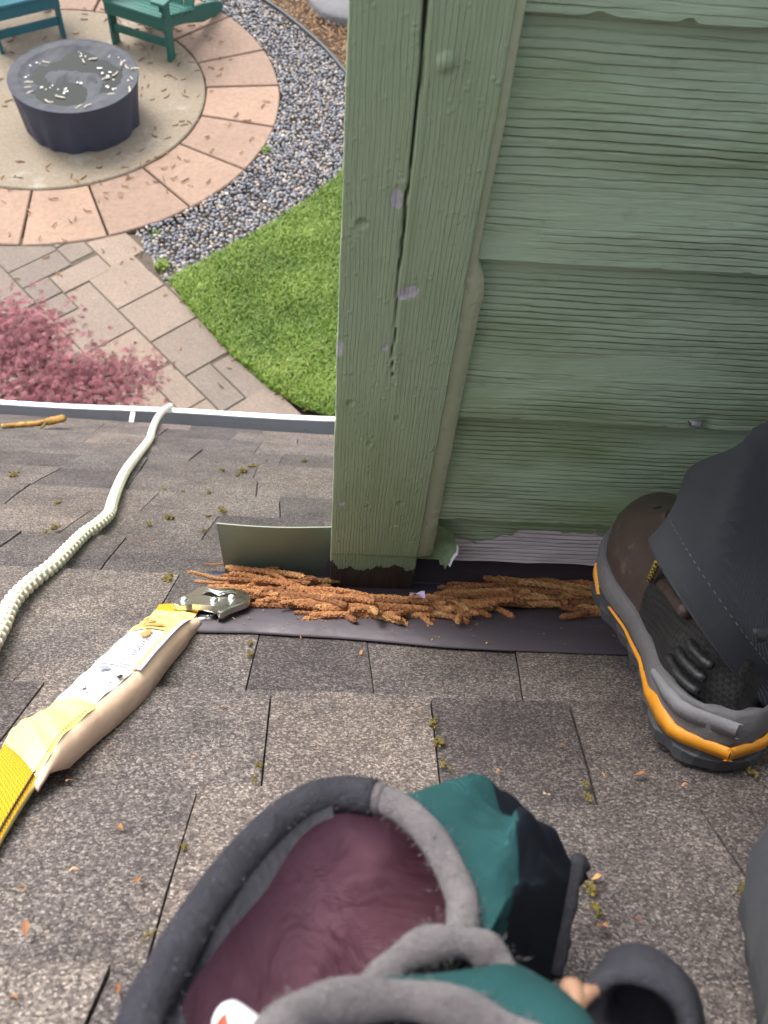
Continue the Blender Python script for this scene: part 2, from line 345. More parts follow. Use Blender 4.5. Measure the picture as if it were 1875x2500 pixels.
    c = m.mix(1.0, c, m.ramp(m.rand(), [(0, (.84, .84, .86)), (1, (1.12, 1.08, 1.05))]), 'MULTIPLY'); c = m.mix(m.math('MULTIPLY', m.step(m.noise(3.3, 5, .7), .54, .72), .5), c, (.21, .155, .12)); m.set('Base Color', c); m.bump(m.noise(35, 5), .006); MAT['ring'] = m.m
    m = M('slab_concrete', rough=.88); c = m.mix(m.noise(1.8, 6, .65), (.185, .150, .108), (.265, .220, .165)); c = m.mix(m.step(m.noise(3.0, 6, .7), .58, .74), c, (.36, .33, .285)); c = m.mix(1.0, c, m.ramp(m.noise(34, 6, .7), [(.3, (.78, .77, .76)), (.7, (1.12, 1.12, 1.1))]), 'MULTIPLY'); m.set('Base Color', c); m.bump(m.noise(40, 5), .005); MAT['slab'] = m.m
    m = M('paver_grey', rough=.88); c = m.mix(m.noise(3.0, 5, .6), (.165, .132, .106), (.245, .200, .165)); c = m.mix(1.0, c, m.ramp(m.rand(), [(0, (.8, .8, .82)), (.6, (1.03, .99, .97)), (1, (1.18, 1.10, 1.04))]), 'MULTIPLY')
    c = m.mix(1.0, c, m.ramp(m.noise(60, 6, .75), [(.3, (.72, .72, .72)), (.7, (1.2, 1.2, 1.2))]), 'MULTIPLY'); m.set('Base Color', c); m.bump(m.noise(60, 5), .005); MAT['path'] = m.m
    m = M('pebble', rough=.5); t = m.attr('tint')['Fac']
    m.set('Base Color', m.ramp(t, [(0, (.055, .06, .075)), (.3, (.125, .13, .155)), (.55, (.20, .195, .205)), (.72, (.27, .215, .175)), (.86, (.36, .30, .235)), (1, (.55, .54, .52))])); MAT['pebble'] = m.m
    m = M('grass_blades', rough=.6); t = m.attr('tint')['Fac']; m.set('Base Color', m.ramp(t, [(0, (.06, .115, .008)), (.45, (.125, .205, .018)), (.85, (.215, .32, .04)), (1, (.36, .35, .12))])); m.set('Subsurface Weight', 0.0); MAT['grass'] = m.m
    m = M('maple_leaf', rough=.6); t = m.attr('tint')['Fac']; m.set('Base Color', m.ramp(t, [(0, (.06, .012, .018)), (.5, (.165, .038, .050)), (1, (.30, .095, .11))])); MAT['maple'] = m.m
    MAT['bark'] = simple('tree_bark', (.11, .08, .065), .9, var=.4, nscale=40, bump=.004)
    m = M('bark_mulch', rough=.95); t = m.attr('tint')['Fac']; m.set('Base Color', m.ramp(t, [(0, (.09, .045, .02)), (.5, (.24, .13, .06)), (1, (.40, .26, .14))])); MAT['mulch'] = m.m
    MAT['stone'] = simple('grey_stone', (.13, .128, .134), .85, var=.25, nscale=7, bump=.01, bscale=30)
    MAT['hose'] = simple('black_hose', (.030, .036, .046), .5)
    def plast(name, c):
        m = M(name, rough=.5); m.set('Base Color', m.mix(m.noise(6, 5, .65), tuple(x*.75 for x in c), tuple(x*1.3 for x in c))); m.bump(m.noise(1, 4, vec=m.scale((60, 60, 60))), .001); return m.m
    MAT['chairg'] = plast('chair_green', (.014, .098, .078)); MAT['chairb'] = plast('chair_blue', (.020, .115, .150))
    m = M('cover_fabric', rough=.62, spec=.35); c = m.mix(m.noise(5, 5), (.030, .034, .055), (.055, .060, .090)); m.set('Base Color', c); m.bump(m.noise(9, 4), .01); MAT['cover'] = m.m
    m = M('cover_top_faded', rough=.7, spec=.2); c = m.mix(m.noise(6, 5), (.042, .045, .055), (.085, .087, .095)); m.set('Base Color', c); m.bump(m.noise(11, 4), .012); MAT['covertop'] = m.m
    m = M('puddle_water', (.010, .012, .008), .04, 0, .22); m.set('Transmission Weight', 0.0); m.bump(m.noise(10, 2), .001); MAT['water'] = m.m
    MAT['paleleaf'] = simple('pale_fallen_leaf', (.55, .50, .38), .7, var=.3, nscale=30)
    MAT['whitebit'] = simple('white_fleck', (.78, .77, .74), .7, var=.1)
    MAT['housewall'] = simple('house_wall_paint', (.19, .26, .16), .7)
    MAT['capmetal'] = simple('cap_metal', (.05, .045, .05), .5)
    MAT['fascia'] = simple('fascia_paint', (.7, .7, .7), .6, var=.08)
    MAT['deck'] = MAT['shingle']
mk_materials()
exec_parts = True
# ================================================================== HOUSE: roof, shingles, gutter
def eave_y(x): return 1.066-.093*(x+.025)
def fan(s0, x): return s0-.13*x*min(1.15, max(0, (s0+.37)/1.95))
house = thing('house', (0, 1.0, ZG), 'house with a steep grey shingle roof and a white gutter', 'house')
SL = eave_y(0)/S45
X0, X1 = -2.3, 2.3
def eave_s(x): return eave_y(x)/S45
top_s = -1.9
rows = []
for x in np.linspace(X0, X1, 24): rows.append([RP(x, top_s, -.004), RP(x, eave_s(x)+.005, -.004), RP(x, eave_s(x)+.005, -.035), RP(x, top_s, -.035)])
V, F = grid(rows, True, True, True)
roof = obj('roof', V, F, MAT['deck'], house)
EXPO = .18; L0 = -.373
# joints read off the photograph for the courses next to the wall; (course index) -> x positions
def rx(x, y): return float(on_roof(x, y)[0])
pins = {0: [rx(545, 1440), rx(801, 1450), rx(1120, 1470)], -1: [rx(575, 1620), rx(938, 1620), rx(1265, 1660)], -2: [rx(388, 1860), rx(700, 1900), rx(1000, 1900), rx(1575, 1860)]}
slant = {0: [0.0, -.004, .012], -1: [-.004, .004, .012], -2: [0, 0, 0, 0.0]}
nsh = 0
kmax = int((SL+.4)/EXPO)+3; kmin = int((top_s-L0)/EXPO)-1
for k in range(kmin, kmax+1):
    s_b = L0+EXPO*(k+1)          # butt (downslope) edge of the course
    s_t = s_b-EXPO-.045
    if k in pins:
        js = [(x, d) for x, d in zip(pins[k], slant[k])]
        lo = js[0][0]; hi = js[-1][0]; 
        x = lo
        left = []; 
        while x > X0: x -= random.uniform(.16, .26); left.append((x, random.uniform(-.008, .008)))
        x = hi; right = []
        while x < X1: x += random.uniform(.16, .26); right.append((x, random.uniform(-.008, .008)))
        js = left[::-1]+js+right
    else:
        js = []; x = X0-random.uniform(0, .2)
        while x < X1+.1: js.append((x, random.uniform(-.010, .010))); x += random.uniform(.15, .27)
    for (xa, da), (xb, db) in zip(js[:-1], js[1:]):
        if xb < X0 or xa > X1: continue
        gap = random.uniform(.0004, .0014); th = random.uniform(.0065, .0105); dd = random.uniform(-.003, .003)
        nb = 7; top = []; bot = []
        for i in range(nb):
            t = i/(nb-1); x = xa+gap+(xb-xa-2*gap)*t; sl_ = da*(1-t)+db*t
            sb = min(fan(s_b, x)+dd+random.uniform(-.0016, .0016), eave_s(x)+.012)
            st = min(fan(s_t, x), sb-.01)
            top.append([RP(x-sl_, st, -.004), RP(x, (st+sb)/2, th*.55+random.uniform(-.0005, .0005)), RP(x+sl_, sb, th), RP(x+sl_, sb, -.006)])
        if np.mean([xs(p[2])[1]-xs(p[0])[1] for p in top]) < .015: continue
        A = np.array(top); V, F = fgrid(A)
        n = len(V)
        # side skirts
        V = np.vstack([V, [A[0, 1]-[0, .012*S45, .012*S45], A[0, 2]-[0, .016*S45, .016*S45], A[-1, 1]-[0, .012*S45, .012*S45], A[-1, 2]-[0, .016*S45, .016*S45]]])
        c = 4
        F += [(0, 1, n), (1, 2, n+1, n), ((nb-1)*c, n+2, (nb-1)*c+1), ((nb-1)*c+1, n+2, n+3, (nb-1)*c+2)]
        obj('shingle', V, F, MAT['shingle'], roof); nsh += 1
print('shingles', nsh)
# gutter: fixed along the eave, lip through the photograph's white line
def eave_pt(x): y = eave_y(x); return np.array([x, y, -y])
lipA = on_wall(0, 872, eave_y(-1.05)+.148); lipB = on_wall(720, 908, eave_y(-.02)+.148)
def lip(x): t = (x-lipA[0])/(lipB[0]-lipA[0]); return lipA+(lipB-lipA)*t
gut = None
def sect(f):
    out = []
    for x in np.linspace(X0, X1, 40):
        e = eave_pt(x); l = lip(x); l = l.copy(); out.append(f(x, e, l, .0025*math.sin(x*9)))
    return out
gz = lambda p, dy, dz: p+np.array([0, dy, dz])
rows = sect(lambda x, e, l, b: [gz(l, b-.002, -.004), gz(l, b-.004, -.03), gz(l, b-.004, -.075), np.array([x, l[1]-.03, l[2]-.105]), np.array([x, e[1]-.02, l[2]-.105]), np.array([x, e[1]-.02, l[2]+.0])])
V, F = grid(rows); gutter = obj('gutter', V, F, MAT['gutterin'], house)
rows = sect(lambda x, e, l, b: [gz(l, b-.005, .0), gz(l, b-.005, .005), gz(l, b+.010, .006), gz(l, b+.014, .0), gz(l, b+.014, -.018), gz(l, b+.004, -.05), gz(l, b+.003, -.085), np.array([x, l[1]-.028, l[2]-.109]), np.array([x, e[1]-.02, l[2]-.109]), np.array([x, e[1]-.02, l[2]-.107]), np.array([x, l[1]-.028, l[2]-.107]), gz(l, b-.001, -.083), gz(l, b-.001, -.02), gz(l, b-.001, .0)])
V, F = grid(rows, True, True, True); obj('gutter_front', V, F, MAT['gutter'], gutter)
for gx in (float(on_wall(272, 900, eave_y(-.65)+.07)[0]), 1.0, -1.9):
    e = eave_pt(gx); l = lip(gx); c = (gz(l, -.005, -.001)+np.array([gx, e[1]-.01, l[2]-.006]))/2
    V, F = box(c, I3, (.014, l[1]-e[1]+.012, .006), .001); obj('gutter_strap', V, F, MAT['gutter'], gutter)
rows = [[np.array([x, eave_y(x)-.024, -eave_y(x)-d]) for d in (.03, .20)]+[np.array([x, eave_y(x)-.045, -eave_y(x)-d]) for d in (.20, .03)] for x in (X0, 0, X1)]
V, F = grid(rows, True, True, True); obj('fascia', V, F, MAT['fascia'], house)
V, F = box((0, .55, (ZG-1.2)/2), I3, (4.4, .2, -1.2-ZG), 0); obj('house_wall', V, F, MAT['housewall'], house)
# ================================================================== CHIMNEY CHASE
chase = thing('chimney_chase', (0.45, .4, 0), 'green painted chimney chase with lap siding rising through the roof', 'chimney')
CT = 1.13   # top of the chase
CW = 1.05   # its width
TX0, TX1 = -.004, .094   # corner board
# siding boards: bottom edges from the photograph
zb = [float(on_wall(x, y, -.017)[2]) for x, y in [(900, 1212), (918, 1121), (959, 900), (991, 557), (1085, 17)]]
zb[0] = .100
zz = zb+[zb[-1]+.198, zb[-1]+.396]
for k, z0 in enumerate(zz[:-1]):
    z1 = zz[k+1]+.02; nx = 260; nz = 26
    x = np.linspace(.0935, CW, nx); tz = np.linspace(0, 1, nz)
    Xg, Tg = np.meshgrid(x, tz)
    edge = .0022*fbm(x*14, x*0+k*3.1, 5+k, 5)*2 + .0012*np.sin(x*5+k)
    if k == 0: edge = edge+.016*np.clip(fbm(x*9, x*0+2.2, 77, 4)+.12, 0, 1)*np.clip((x-.16)*12, 0, 1) - .010*np.clip((x-.18)*5, 0, 1)
    Zg = (z0+edge[None])*(1-Tg)+z1*Tg
    thick = .0165*(1-Tg)+.0015*Tg + .0009*fbm(Xg*3, Zg*8, 30+k, 3)
    # lower lip chips and dents
    for _ in range(7 if k else 0):
        cx = random.uniform(.12, 1.0); r = random.uniform(.003, .007); m_ = np.exp(-((Xg-cx)/r)**2)*(Tg < .02); Zg = Zg+m_*random.uniform(.0015, .004)
    if k == 2:   # torn chip near the right end
        cx = float(on_wall(1500, 910)[0]); m_ = np.exp(-((Xg-cx)/.006)**2-((Zg-z0)/.008)**2); thick = thick-.006*m_
    P = np.stack([Xg, -thick, Zg], -1)
    under = P[0].copy(); under[:, 1] = .004; under[:, 2] += .0015
    lipr = P[0].copy(); lipr[:, 1] += .0012; lipr[:, 2] -= .0010
    mbx = MB(); V, F = fgrid(P); mbx.add(V, F); V, F = fgrid(np.stack([lipr, P[0]])); mbx.add(V, F); V, F = fgrid(np.stack([under, lipr])); mbx.add(V, F)
    o = mbx.build('siding_board', MAT['siding'], chase, smooth=True)
    if k == 0: o['label'] = 'bottom siding board with paint peeled to pale primer'
# left side of the chase and the rest of the box
for k, z0 in enumerate(np.arange(-.75, CT-.05, .198)):
    rows = []
    for y in np.linspace(.03, .95, 8): rows.append([(.022, y, z0), (.002, y, z0), (.013, y, min(z0+.215, CT)), (.024, y, min(z0+.215, CT))])
    V, F = grid(rows, True, True, True); obj('siding_board', V, F, MAT['siding'], chase)
for (c, d) in ((((CW+.022)/2, .474, (CT-.55)/2), (CW-.022, .944, CT+.55)),):
    V, F = box(c, I3, d); obj('sheathing', V, F, MAT['housewall'], chase)
# cap: metal top with overhang
V, F = box((CW/2, .46, CT+.015), I3, (CW+.12, 1.06, .03), .004); cap = obj('chase_cap', V, F, MAT['capmetal'], chase)
V, F = tube([(CW/2, .46, CT+.03), (CW/2, .46, CT+.28)], .10, 24); obj('flue_pipe', V, F, MAT['capmetal'], cap)
# corner board with the long split, nail holes, paint chips as relief
nx, nz = 76, 420
u = np.linspace(0, 1, nx); v = np.linspace(0, 1, nz); U, Vv = np.meshgrid(u, v)
zlo, zhi = -.004, CT-.02
# bottom end is rotted and slightly uneven
Zg = zlo+(zhi-zlo)*Vv; 
Zg = Zg + (1-Vv)**60*(.006*fbm(U*7, U*0, 9, 4)*2+.004)
Xg = TX0+(TX1-TX0)*U
Xg = Xg+ .0010*fbm(Zg*22, Zg*0+U*2, 3, 4)*2*((U < .02)|(U > .98))
T = .0285+.0007*fbm(Xg*40, Zg*5, 21, 4)*2
kz = [(1.2, .52), (.745, .525), (.64, .515), (.57, .49), (.52, .475), (.44, .455), (.39, .435), (.32, .425), (.26, .41), (.21, .405)]
ck = np.interp(Zg, [a for a, b in kz][::-1], [b for a, b in kz][::-1])
# crack stations from the photograph
cpx = [(917, 5), (912, 120), (897, 230), (888, 330), (878, 420), (870, 500), (862, 580), (858, 660), (850, 760), (846, 850)]
cp = sorted([tuple(on_wall(a, b, -.0285)[[2, 0]]) for a, b in cpx]); czs = np.array([c[0] for c in cp]); cxs = np.array([c[1] for c in cp])
cx = np.interp(Zg, czs, cxs) + .0016*fbm(Zg*26, Zg*0, 44, 3)*2
wdt = np.interp(Zg, [czs[0]-.01, czs[0]+.05, czs[4], czs[-2], czs[-1], 1.2], [0, .0005, .0008, .0008, .0016, .002])
gapm = (fbm(Zg*30, Zg*0+3, 91, 3) > -.13)
crack = np.clip(1.25-np.abs(Xg-cx)/(wdt+1e-5), 0, 1)*(Zg > czs[0]-.005)*np.where(gapm | (Zg > czs[-2]), 1, .35)
T = T-.012*crack
T = T+.0007*np.exp(-((Xg-cx-.004)/.003)**2)*(Zg > czs[0])
def feat(x, y): p = on_wall(x, y, -.0285); return p[0], p[2]
chip = np.zeros_like(T)
for px_, py_, rx_, rz_, dep in [(855, 425, .0042, .0085, .0010), (862, 440, .0022, .005, .001), (884, 628, .0095, .0075, .0008), (876, 636, .006, .005, .0008), (832, 750, .003, .004, .001), (733, 750, .003, .012, .001), (866, 383, .002, .002, .001), (738, 1086, .0035, .004, .0006), (852, 1135, .006, .002, .0006)]:
    a, b = feat(px_, py_); dx = (Xg-a)/rx_; dz = (Zg-b-.35*(Xg-a))/rz_
    rr = dx*dx+dz*dz+1.6*fbm(Xg*150, Zg*150, 71, 3); m_ = np.clip((1-rr)*2, 0, 1); chip = np.maximum(chip, m_); T = T-dep*m_
for px_, py_, r, dep in [(782, 480, .0042, .004), (757, 868, .0038, .003), (858, 902, .0030, .003), (798, 956, .0028, .003), (866, 1085, .004, .002), (795, 1092, .003, .002)]:
    a, b = feat(px_, py_); d = np.hypot(Xg-a, Zg-b)/r; T = T-dep*np.clip(1.2-d, 0, 1)+.0006*np.exp(-((d-1.3)/.3)**2)
a, b = feat(962, 131); d = np.hypot(Xg-a, Zg-b)/.0062; T = T+.0032*np.sqrt(np.clip(1-d*d, 0, 1))
# seam where the lower coat ends
sz = .125+.004*fbm(Xg*40, Xg*0, 13, 3); T = T+.0012*np.clip((Zg-sz)/.001, 0, 1)
# rotted foot
rot = np.clip((.05-Zg)/.05, 0, 1); T = T-rot*(.004+.006*np.clip(fbm(Xg*60, Zg*22, 51, 4)+.1, 0, 1))
P = np.stack([Xg, -T, Zg], -1)
L_ = P[:, :1].copy(); L_[..., 1] += .003; L_[..., 0] -= .0006; L2 = L_.copy(); L2[..., 1] = .09
R_ = P[:, -1:].copy(); R2 = R_.copy(); R_[..., 1] += .003; R_[..., 0] += .0006; R2[..., 1] = .002; R2[..., 0] += .0008
P = np.concatenate([L2, L_, P, R_, R2], 1)
V, F = fgrid(P); nV = len(V)
cb = obj('corner_board', V, F, MAT['corner'], chase, smooth=True)
def fattr(o, name, arr):
    a = o.data.attributes.new(name, 'FLOAT', 'POINT'); a.data.foreach_set('value', np.ascontiguousarray(arr, dtype=np.float32).ravel())
pad = lambda A: np.concatenate([A[:, :1]*0, A[:, :1]*0, A, A[:, :1]*0, A[:, :1]*0], 1)
fattr(cb, 'chip', pad(chip)); fattr(cb, 'crack', pad(crack))
# painted caulk bead between corner board and siding
rows = []
for z in np.linspace(.115, CT-.03, 120):
    e = .0035*fbm(np.array(z*18.), np.array(1.5), 8, 4); wd = (.007+.0095*min(1, max(0, (zb[3]-z)/.03)))+e+.004*max(0, .3-z)/.3; f = .001*fbm(np.array(z*60.), np.array(4.5), 18, 3)
    rows.append([(TX1-.001, -.0235+f, z), (TX1+.004, -.0225+f, z), (TX1+wd, -.0195+f, z), (TX1+wd+.0015, -.003, z)])
V, F = grid(rows); obj('caulk_bead', V, F, MAT['caulk'], chase, smooth=True)
# curled paint flap at the foot of the siding
rows = []
pA = on_wall(905, 1130, -.018); pB = on_wall(905, 1195, -.020)
for i in range(14):
    t = i/13; z = pA[2]+(pB[2]-pA[2])*t-.004*t; row = []
    for j in range(12):
        q = j/11; wdt_ = .040*(1-.25*abs(t-.45)*2); x = .098+q*wdt_*(1+.12*fbm(np.array(t*9.), np.array(q*3.), 2, 3)); curl = .013*q**3+.004*math.sin(t*5+q*3)*q
        row.append((x, -.0165-curl-.004*q*t, z+.018*q*(t-1.0)*.3+(.006*q if t < .2 else 0)+(.004*math.sin(j*2.6)*(t > .9))))
    rows.append(row)
V, F = grid(rows); obj('paint_flap', V, F, MAT['flap'], chase, smooth=True)
row2 = [[(p[0]+.0006*k*3, p[1]-.0004-.003*k, p[2]-.001) for k in (0, 1)] for p in [r[-1] for r in rows[3:12]]]
V, F = grid(row2); obj('flap_underside', V, F, MAT['primer'], chase)
# loose torn chip on the third board
c = on_wall(1500, 912, -.016); rows = [[c+np.array([(-.008+.016*j/4), -.002-.004*math.sin(j), .006*i/3-.004*j/4+.004*math.sin(i*2+j)]) for j in range(5)] for i in range(4)]
V, F = grid(rows); obj('paint_chip', V, F, MAT['primer'], chase, smooth=True)
# base flashing: pan on the roof, leg up the wall, green upstand past the corner
fe = [on_roof(x, y, .012) for x, y in [(455, 1363), (545, 1363), (700, 1372), (820, 1382), (960, 1393), (1100, 1402), (1320, 1408), (1500, 1412)]]
fx = np.array([p[0] for p in fe]); fs = np.array([xs(p)[1] for p in fe])
rows = []
for x in np.linspace(-.150, CW+.1, 60):
    se = float(np.interp(x, fx, fs))+.0012*math.sin(x*40)
    rows.append([RP(x, se, .0095), RP(x, se, .0125), RP(x, se*.5, .0135+.001*math.sin(x*17)), RP(x, -.028, .0135), np.array([x, -.008, .030]), np.array([x, -.005, .125 if x > -.001 else .032])])
V, F = grid(rows); obj('base_flashing', V, F, MAT['flash'], chase, smooth=True)
tl, tr, bl, br = on_wall(467, 1131, -.006), on_wall(716, 1139, -.006), on_wall(487, 1240, -.006), on_wall(722, 1262, -.006)
rows = []
for j in range(9):
    t = j/8; a = tl*(1-t)+tr*t; b = bl*(1-t)+br*t; b = b.copy(); b[2] = max(-.0, .012)
    bow = -.003*math.sin(t*3.1)
    rows.append([a*(1-q)+b*q+np.array([0, bow*(1-q), 0]) for q in np.linspace(0, 1, 5)]+[a*(1-q)+b*q+np.array([0, bow*(1-q)+.0015, 0]) for q in np.linspace(1, 0, 5)])
V, F = grid(rows, True, True, True); obj('flashing_upstand', V, F, MAT['flashg'], chase)
# ================================================================== CATKINS on the flashing
def catkin_mesh(name, L, r, curve, mat, k=9, step=.0019, seed=0, bumpy=.16):
    n = max(12, int(L/step)); t = np.linspace(0, 1, n); R = np.random.default_rng(seed)
    a = np.cumsum(curve*np.sin(t*R.uniform(2, 6)+R.uniform(0, 6)))*(L/n)*R.choice([-1, 1]); dx = np.cos(a)*L/n; dy = np.sin(a)*L/n
    x = np.cumsum(dx)-dx.sum()/2; y = np.cumsum(dy); y -= y.mean(); z = .3*r*np.sin(t*R.uniform(3, 8)+R.uniform(0, 6))
    rad = r*np.clip(np.minimum(t, 1-t)*26, .4, 1)**.5
    P = np.c_[x, y, z]; T, N, B = frames(P); rows = []
    for i in range(n):
        ang = np.arange(k)*2*math.pi/k+(i % 2)*math.pi/k+i*.4
        rr = rad[i]*(1+bumpy*((np.arange(k)+i) % 2-.5)*2*R.uniform(.5, 1, k))
        rows.append(P[i]+(np.cos(ang)*rr)[:, None]*N[i]+(np.sin(ang)*rr)[:, None]*B[i])
    V, F = grid(rows, True, True, True)
    me = bpy.data.meshes.new(name); me.from_pydata(V.tolist(), [], F); me.materials.append(mat); me.update(); return me
CK = [catkin_mesh('catkin', random.uniform(.07, .13), random.uniform(.0030, .0037), random.choice([4, 8, 12, 18]), MAT['catkin'], seed=i) for i in range(26)]
AXR = np.array([[1, 0, 0], [0, S45, -S45], [0, S45, S45]])   # roof x, downslope, normal
def place_roof(me, name, x, s, h, ang, tilt=0, roll=0, sc=1):
    o = bpy.data.objects.new(name, me); COL.objects.link(o)
    Mx = Matrix(AXR.T.tolist()).to_4x4(); o.matrix_world = Matrix.Translation(RP(x, s, h)) @ Mx @ Matrix.Rotation(ang, 4, 'Z') @ Matrix.Rotation(tilt, 4, 'Y') @ Matrix.Rotation(roll, 4, 'X') @ Matrix.Diagonal((sc, sc, sc, 1)); return o
# outline of the heap: upper and lower edge per pixel column
hux = [455, 485, 600, 700, 722, 880, 930, 965, 1040, 1300, 1420]; huy = [1240, 1228, 1230, 1246, 1282, 1285, 1272, 1248, 1236, 1242, 1245]
upx = []; ups = []
for a, b in zip(hux, huy):
    p = on_roof(a, b, .026); upx.append(p[0]); ups.append(xs(p)[1])
hx = [455, 520, 600, 680, 760, 820, 900, 960, 1040, 1120, 1200, 1300, 1420]
hlo = [1262, 1282, 1302, 1312, 1328, 1332, 1325, 1318, 1306, 1306, 1312, 1330, 1332]
lowx = []; lows = []
for a, b in zip(hx, hlo):
    p = on_roof(a, b, .02); lowx.append(p[0]); lows.append(xs(p)[1])
def heap_low(x): return float(np.interp(x, lowx, lows))
def lab_of(x): return 'brown catkin heaped below the green metal upstand' if x < -.01 else 'brown catkin heaped at the foot of the rotted corner post' if x < .11 else 'brown catkin heaped below the peeling siding beside the boot'
cnt = 0
for layer, (n, h0) in enumerate(((100, .0168), (92, .0215), (62, .0262), (20, .0308))):
    for i in range(n):
        x = -.108+(.47)*(i+random.random())/n
        lo = heap_low(x)+.004+layer*.006; hi = min(-.018, min(float(np.interp(x+d_, upx, ups)) for d_ in (-.045, -.02, 0, .02, .045)))-layer*.005
        if hi-lo < .008: lo = hi-.008
        if x > .12 and random.random() < .32: continue
        s = random.uniform(lo, hi); ang = random.gauss(0, .28)
        if random.random() < .10 and not -.06 < x < .16: ang = random.uniform(-1., 1.)
        hh = h0+random.uniform(-.002, .003)
        if abs(s-lo) < .012: hh -= .003*layer
        o = place_roof(CK[random.randrange(26)], 'catkin', x, s, hh, ang, random.gauss(0, .015), random.uniform(-.4, .4), random.uniform(.8, 1.1))
        tag(o, lab_of(x), 'catkin', 'catkins heaped on the flashing'); cnt += 1
# stray ones around the heap
for (px_, py_, ang, L) in [(580, 1283, 1.25, .7), (603, 1300, -.2, .55), (470, 1221, .05, .35), (462, 1250, .1, .6), (470, 1262, -.3, .6), (555, 1262, .5, .8), (700, 1245, -.7, .8)]:
    p = on_roof(px_, py_, .016); x, s = xs(p)
    o = place_roof(CK[random.randrange(26)], 'catkin', x, s, .019, ang, 0, random.uniform(0, 6), L); tag(o, lab_of(x), 'catkin', 'catkins heaped on the flashing')
# lilac petal on the heap
p = on_roof(902, 1283, .04); x, s = xs(p); P = [[RP(x-.008+.016*i/4, s-.007+.014*j/4, .040+.003*math.sin(i*1.3)*math.cos(j)) for j in range(5)] for i in range(5)]
V, F = grid(P); tag(obj('petal', V, F, MAT['petal'], smooth=True), 'lilac petal lying on the catkin heap at the post foot', 'petal')
# ================================================================== small litter on the shingles
def scrap_mesh(seed):
    R = np.random.default_rng(seed); L = R.uniform(.006, .012); W = L*R.uniform(.25, .5); n = 6; rows = []
    for i in range(n):
        t = i/(n-1); w_ = W*math.sin(math.pi*(.08+.84*t))**.7
        rows.append([(L*(t-.5), w_*q, .0015+.0018*math.sin(t*4+seed)+abs(q)*.002*R.uniform(-.3, 1)) for q in (-.5, 0, .5)])
    V, F = grid(rows); me = bpy.data.meshes.new('leaf_scrap'); me.from_pydata(np.array(V).tolist(), [], F); me.materials.append(MAT['scrap']); return me
SCR = [scrap_mesh(i) for i in range(8)]
spots = [(780, 1412), (805, 1475), (850, 1527), (905, 1535), (790, 1372), (1215, 1612), (1075, 1668), (1305, 1677), (1383, 1677), (1440, 1450), (310, 1240), (240, 1615), (300, 1905), (258, 1793), (75, 1773), (45, 1925), (18, 1790), (160, 1885), (180, 1520), (55, 2010), (255, 2140), (30, 2160), (485, 1530), (650, 1380), (1290, 1900), (1300, 2005), (1380, 1990), (1480, 1700), (1420, 2070), (1640, 1520), (1648, 1560), (420, 1640), (330, 1395), (400, 1180), (325, 1175), (300, 1170), (1010, 1640), (1290, 1565), (1180, 1720), (150, 1690)]
for (a, b) in spots:
    x, s = xs(on_roof(a, b, .008)); o = place_roof(SCR[random.randrange(8)], 'leaf_scrap', x, s, .0085, random.uniform(0, 6), 0, 0, random.uniform(.45, .95)); tag(o, 'tiny dry orange leaf scrap lying on the roof shingles', 'leaf', 'leaf scraps on the shingles')
for i in range(60):   # pale crumbs on the flashing
    x = random.uniform(-.12, .34); lo = float(np.interp(x, fx, fs)); s = random.uniform(lo+.004, heap_low(x)-.002) if heap_low(x)-.002 > lo+.004 else lo+.006
    o = place_roof(SCR[random.randrange(8)], 'leaf_scrap', x, s, .0135, random.uniform(0, 6), 0, 0, random.uniform(.2, .45)); tag(o, 'tiny pale plant crumb lying on the dark flashing', 'leaf', 'crumbs on the flashing')
# moss
def moss_mesh(seed):
    R = np.random.default_rng(seed); mb = MB()
    for i in range(26):
        r = R.uniform(.0015, .0036); c = np.array([R.normal(0, .008), R.normal(0, .004), R.uniform(0, .004)])
        V = []; k = 5
        rows = [[c+np.array([math.cos(a)*r*q, math.sin(a)*r*q, r*zq]) for a in np.arange(k)*1.2566+R.uniform(0, 1)] for q, zq in ((.7, -.5), (1, .2), (.5, .9))]
        V, F = grid(rows, True, False, True); mb.add(V, F)
    me = bpy.data.meshes.new('moss_tuft'); me.from_pydata(np.concatenate(mb.v).tolist(), [], mb.f); me.materials.append(MAT['moss']); return me
MS = [moss_mesh(i) for i in range(6)]
for (a, b, sc) in [(525, 1020, 1.3), (545, 1010, 1.0), (512, 1030, 1.0), (655, 998, 1.2), (480, 1018, .9), (450, 1068, .8), (478, 1105, 1.1), (450, 1118, .7), (438, 1150, .7), (365, 1250, 1.0), (362, 1258, .7), (365, 1122, .9), (320, 1135, .7), (355, 1060, .5), (115, 1145, .9), (95, 1155, .7), (30, 1030, 1.0), (125, 1090, .6), (395, 1065, .6), (575, 998, .6), (620, 985, .5), (540, 1395, .5), (540, 1420, .6), (935, 1570, .8), (948, 1610, .8), (960, 1660, .7), (560, 1660, .6), (548, 1690, .5), (1275, 1930, .7), (1285, 1975, .7), (1602, 1925, .7), (1618, 1672, .7), (1265, 1700, .5), (1270, 1730, .5), (432, 1740, .5), (395, 1840, .5), (320, 2030, .5), (240, 1490, .4)]:
    x, s = xs(on_roof(a, b, .006)); o = place_roof(MS[random.randrange(6)], 'moss_tuft', x, s, .008, random.uniform(-.5, .5)+1.57, 0, 0, sc*random.uniform(.8, 1.1)*(.62 if b > 1300 else .9)); tag(o, 'small yellow green moss tuft growing in a shingle joint', 'moss', 'moss tufts in the shingle joints')
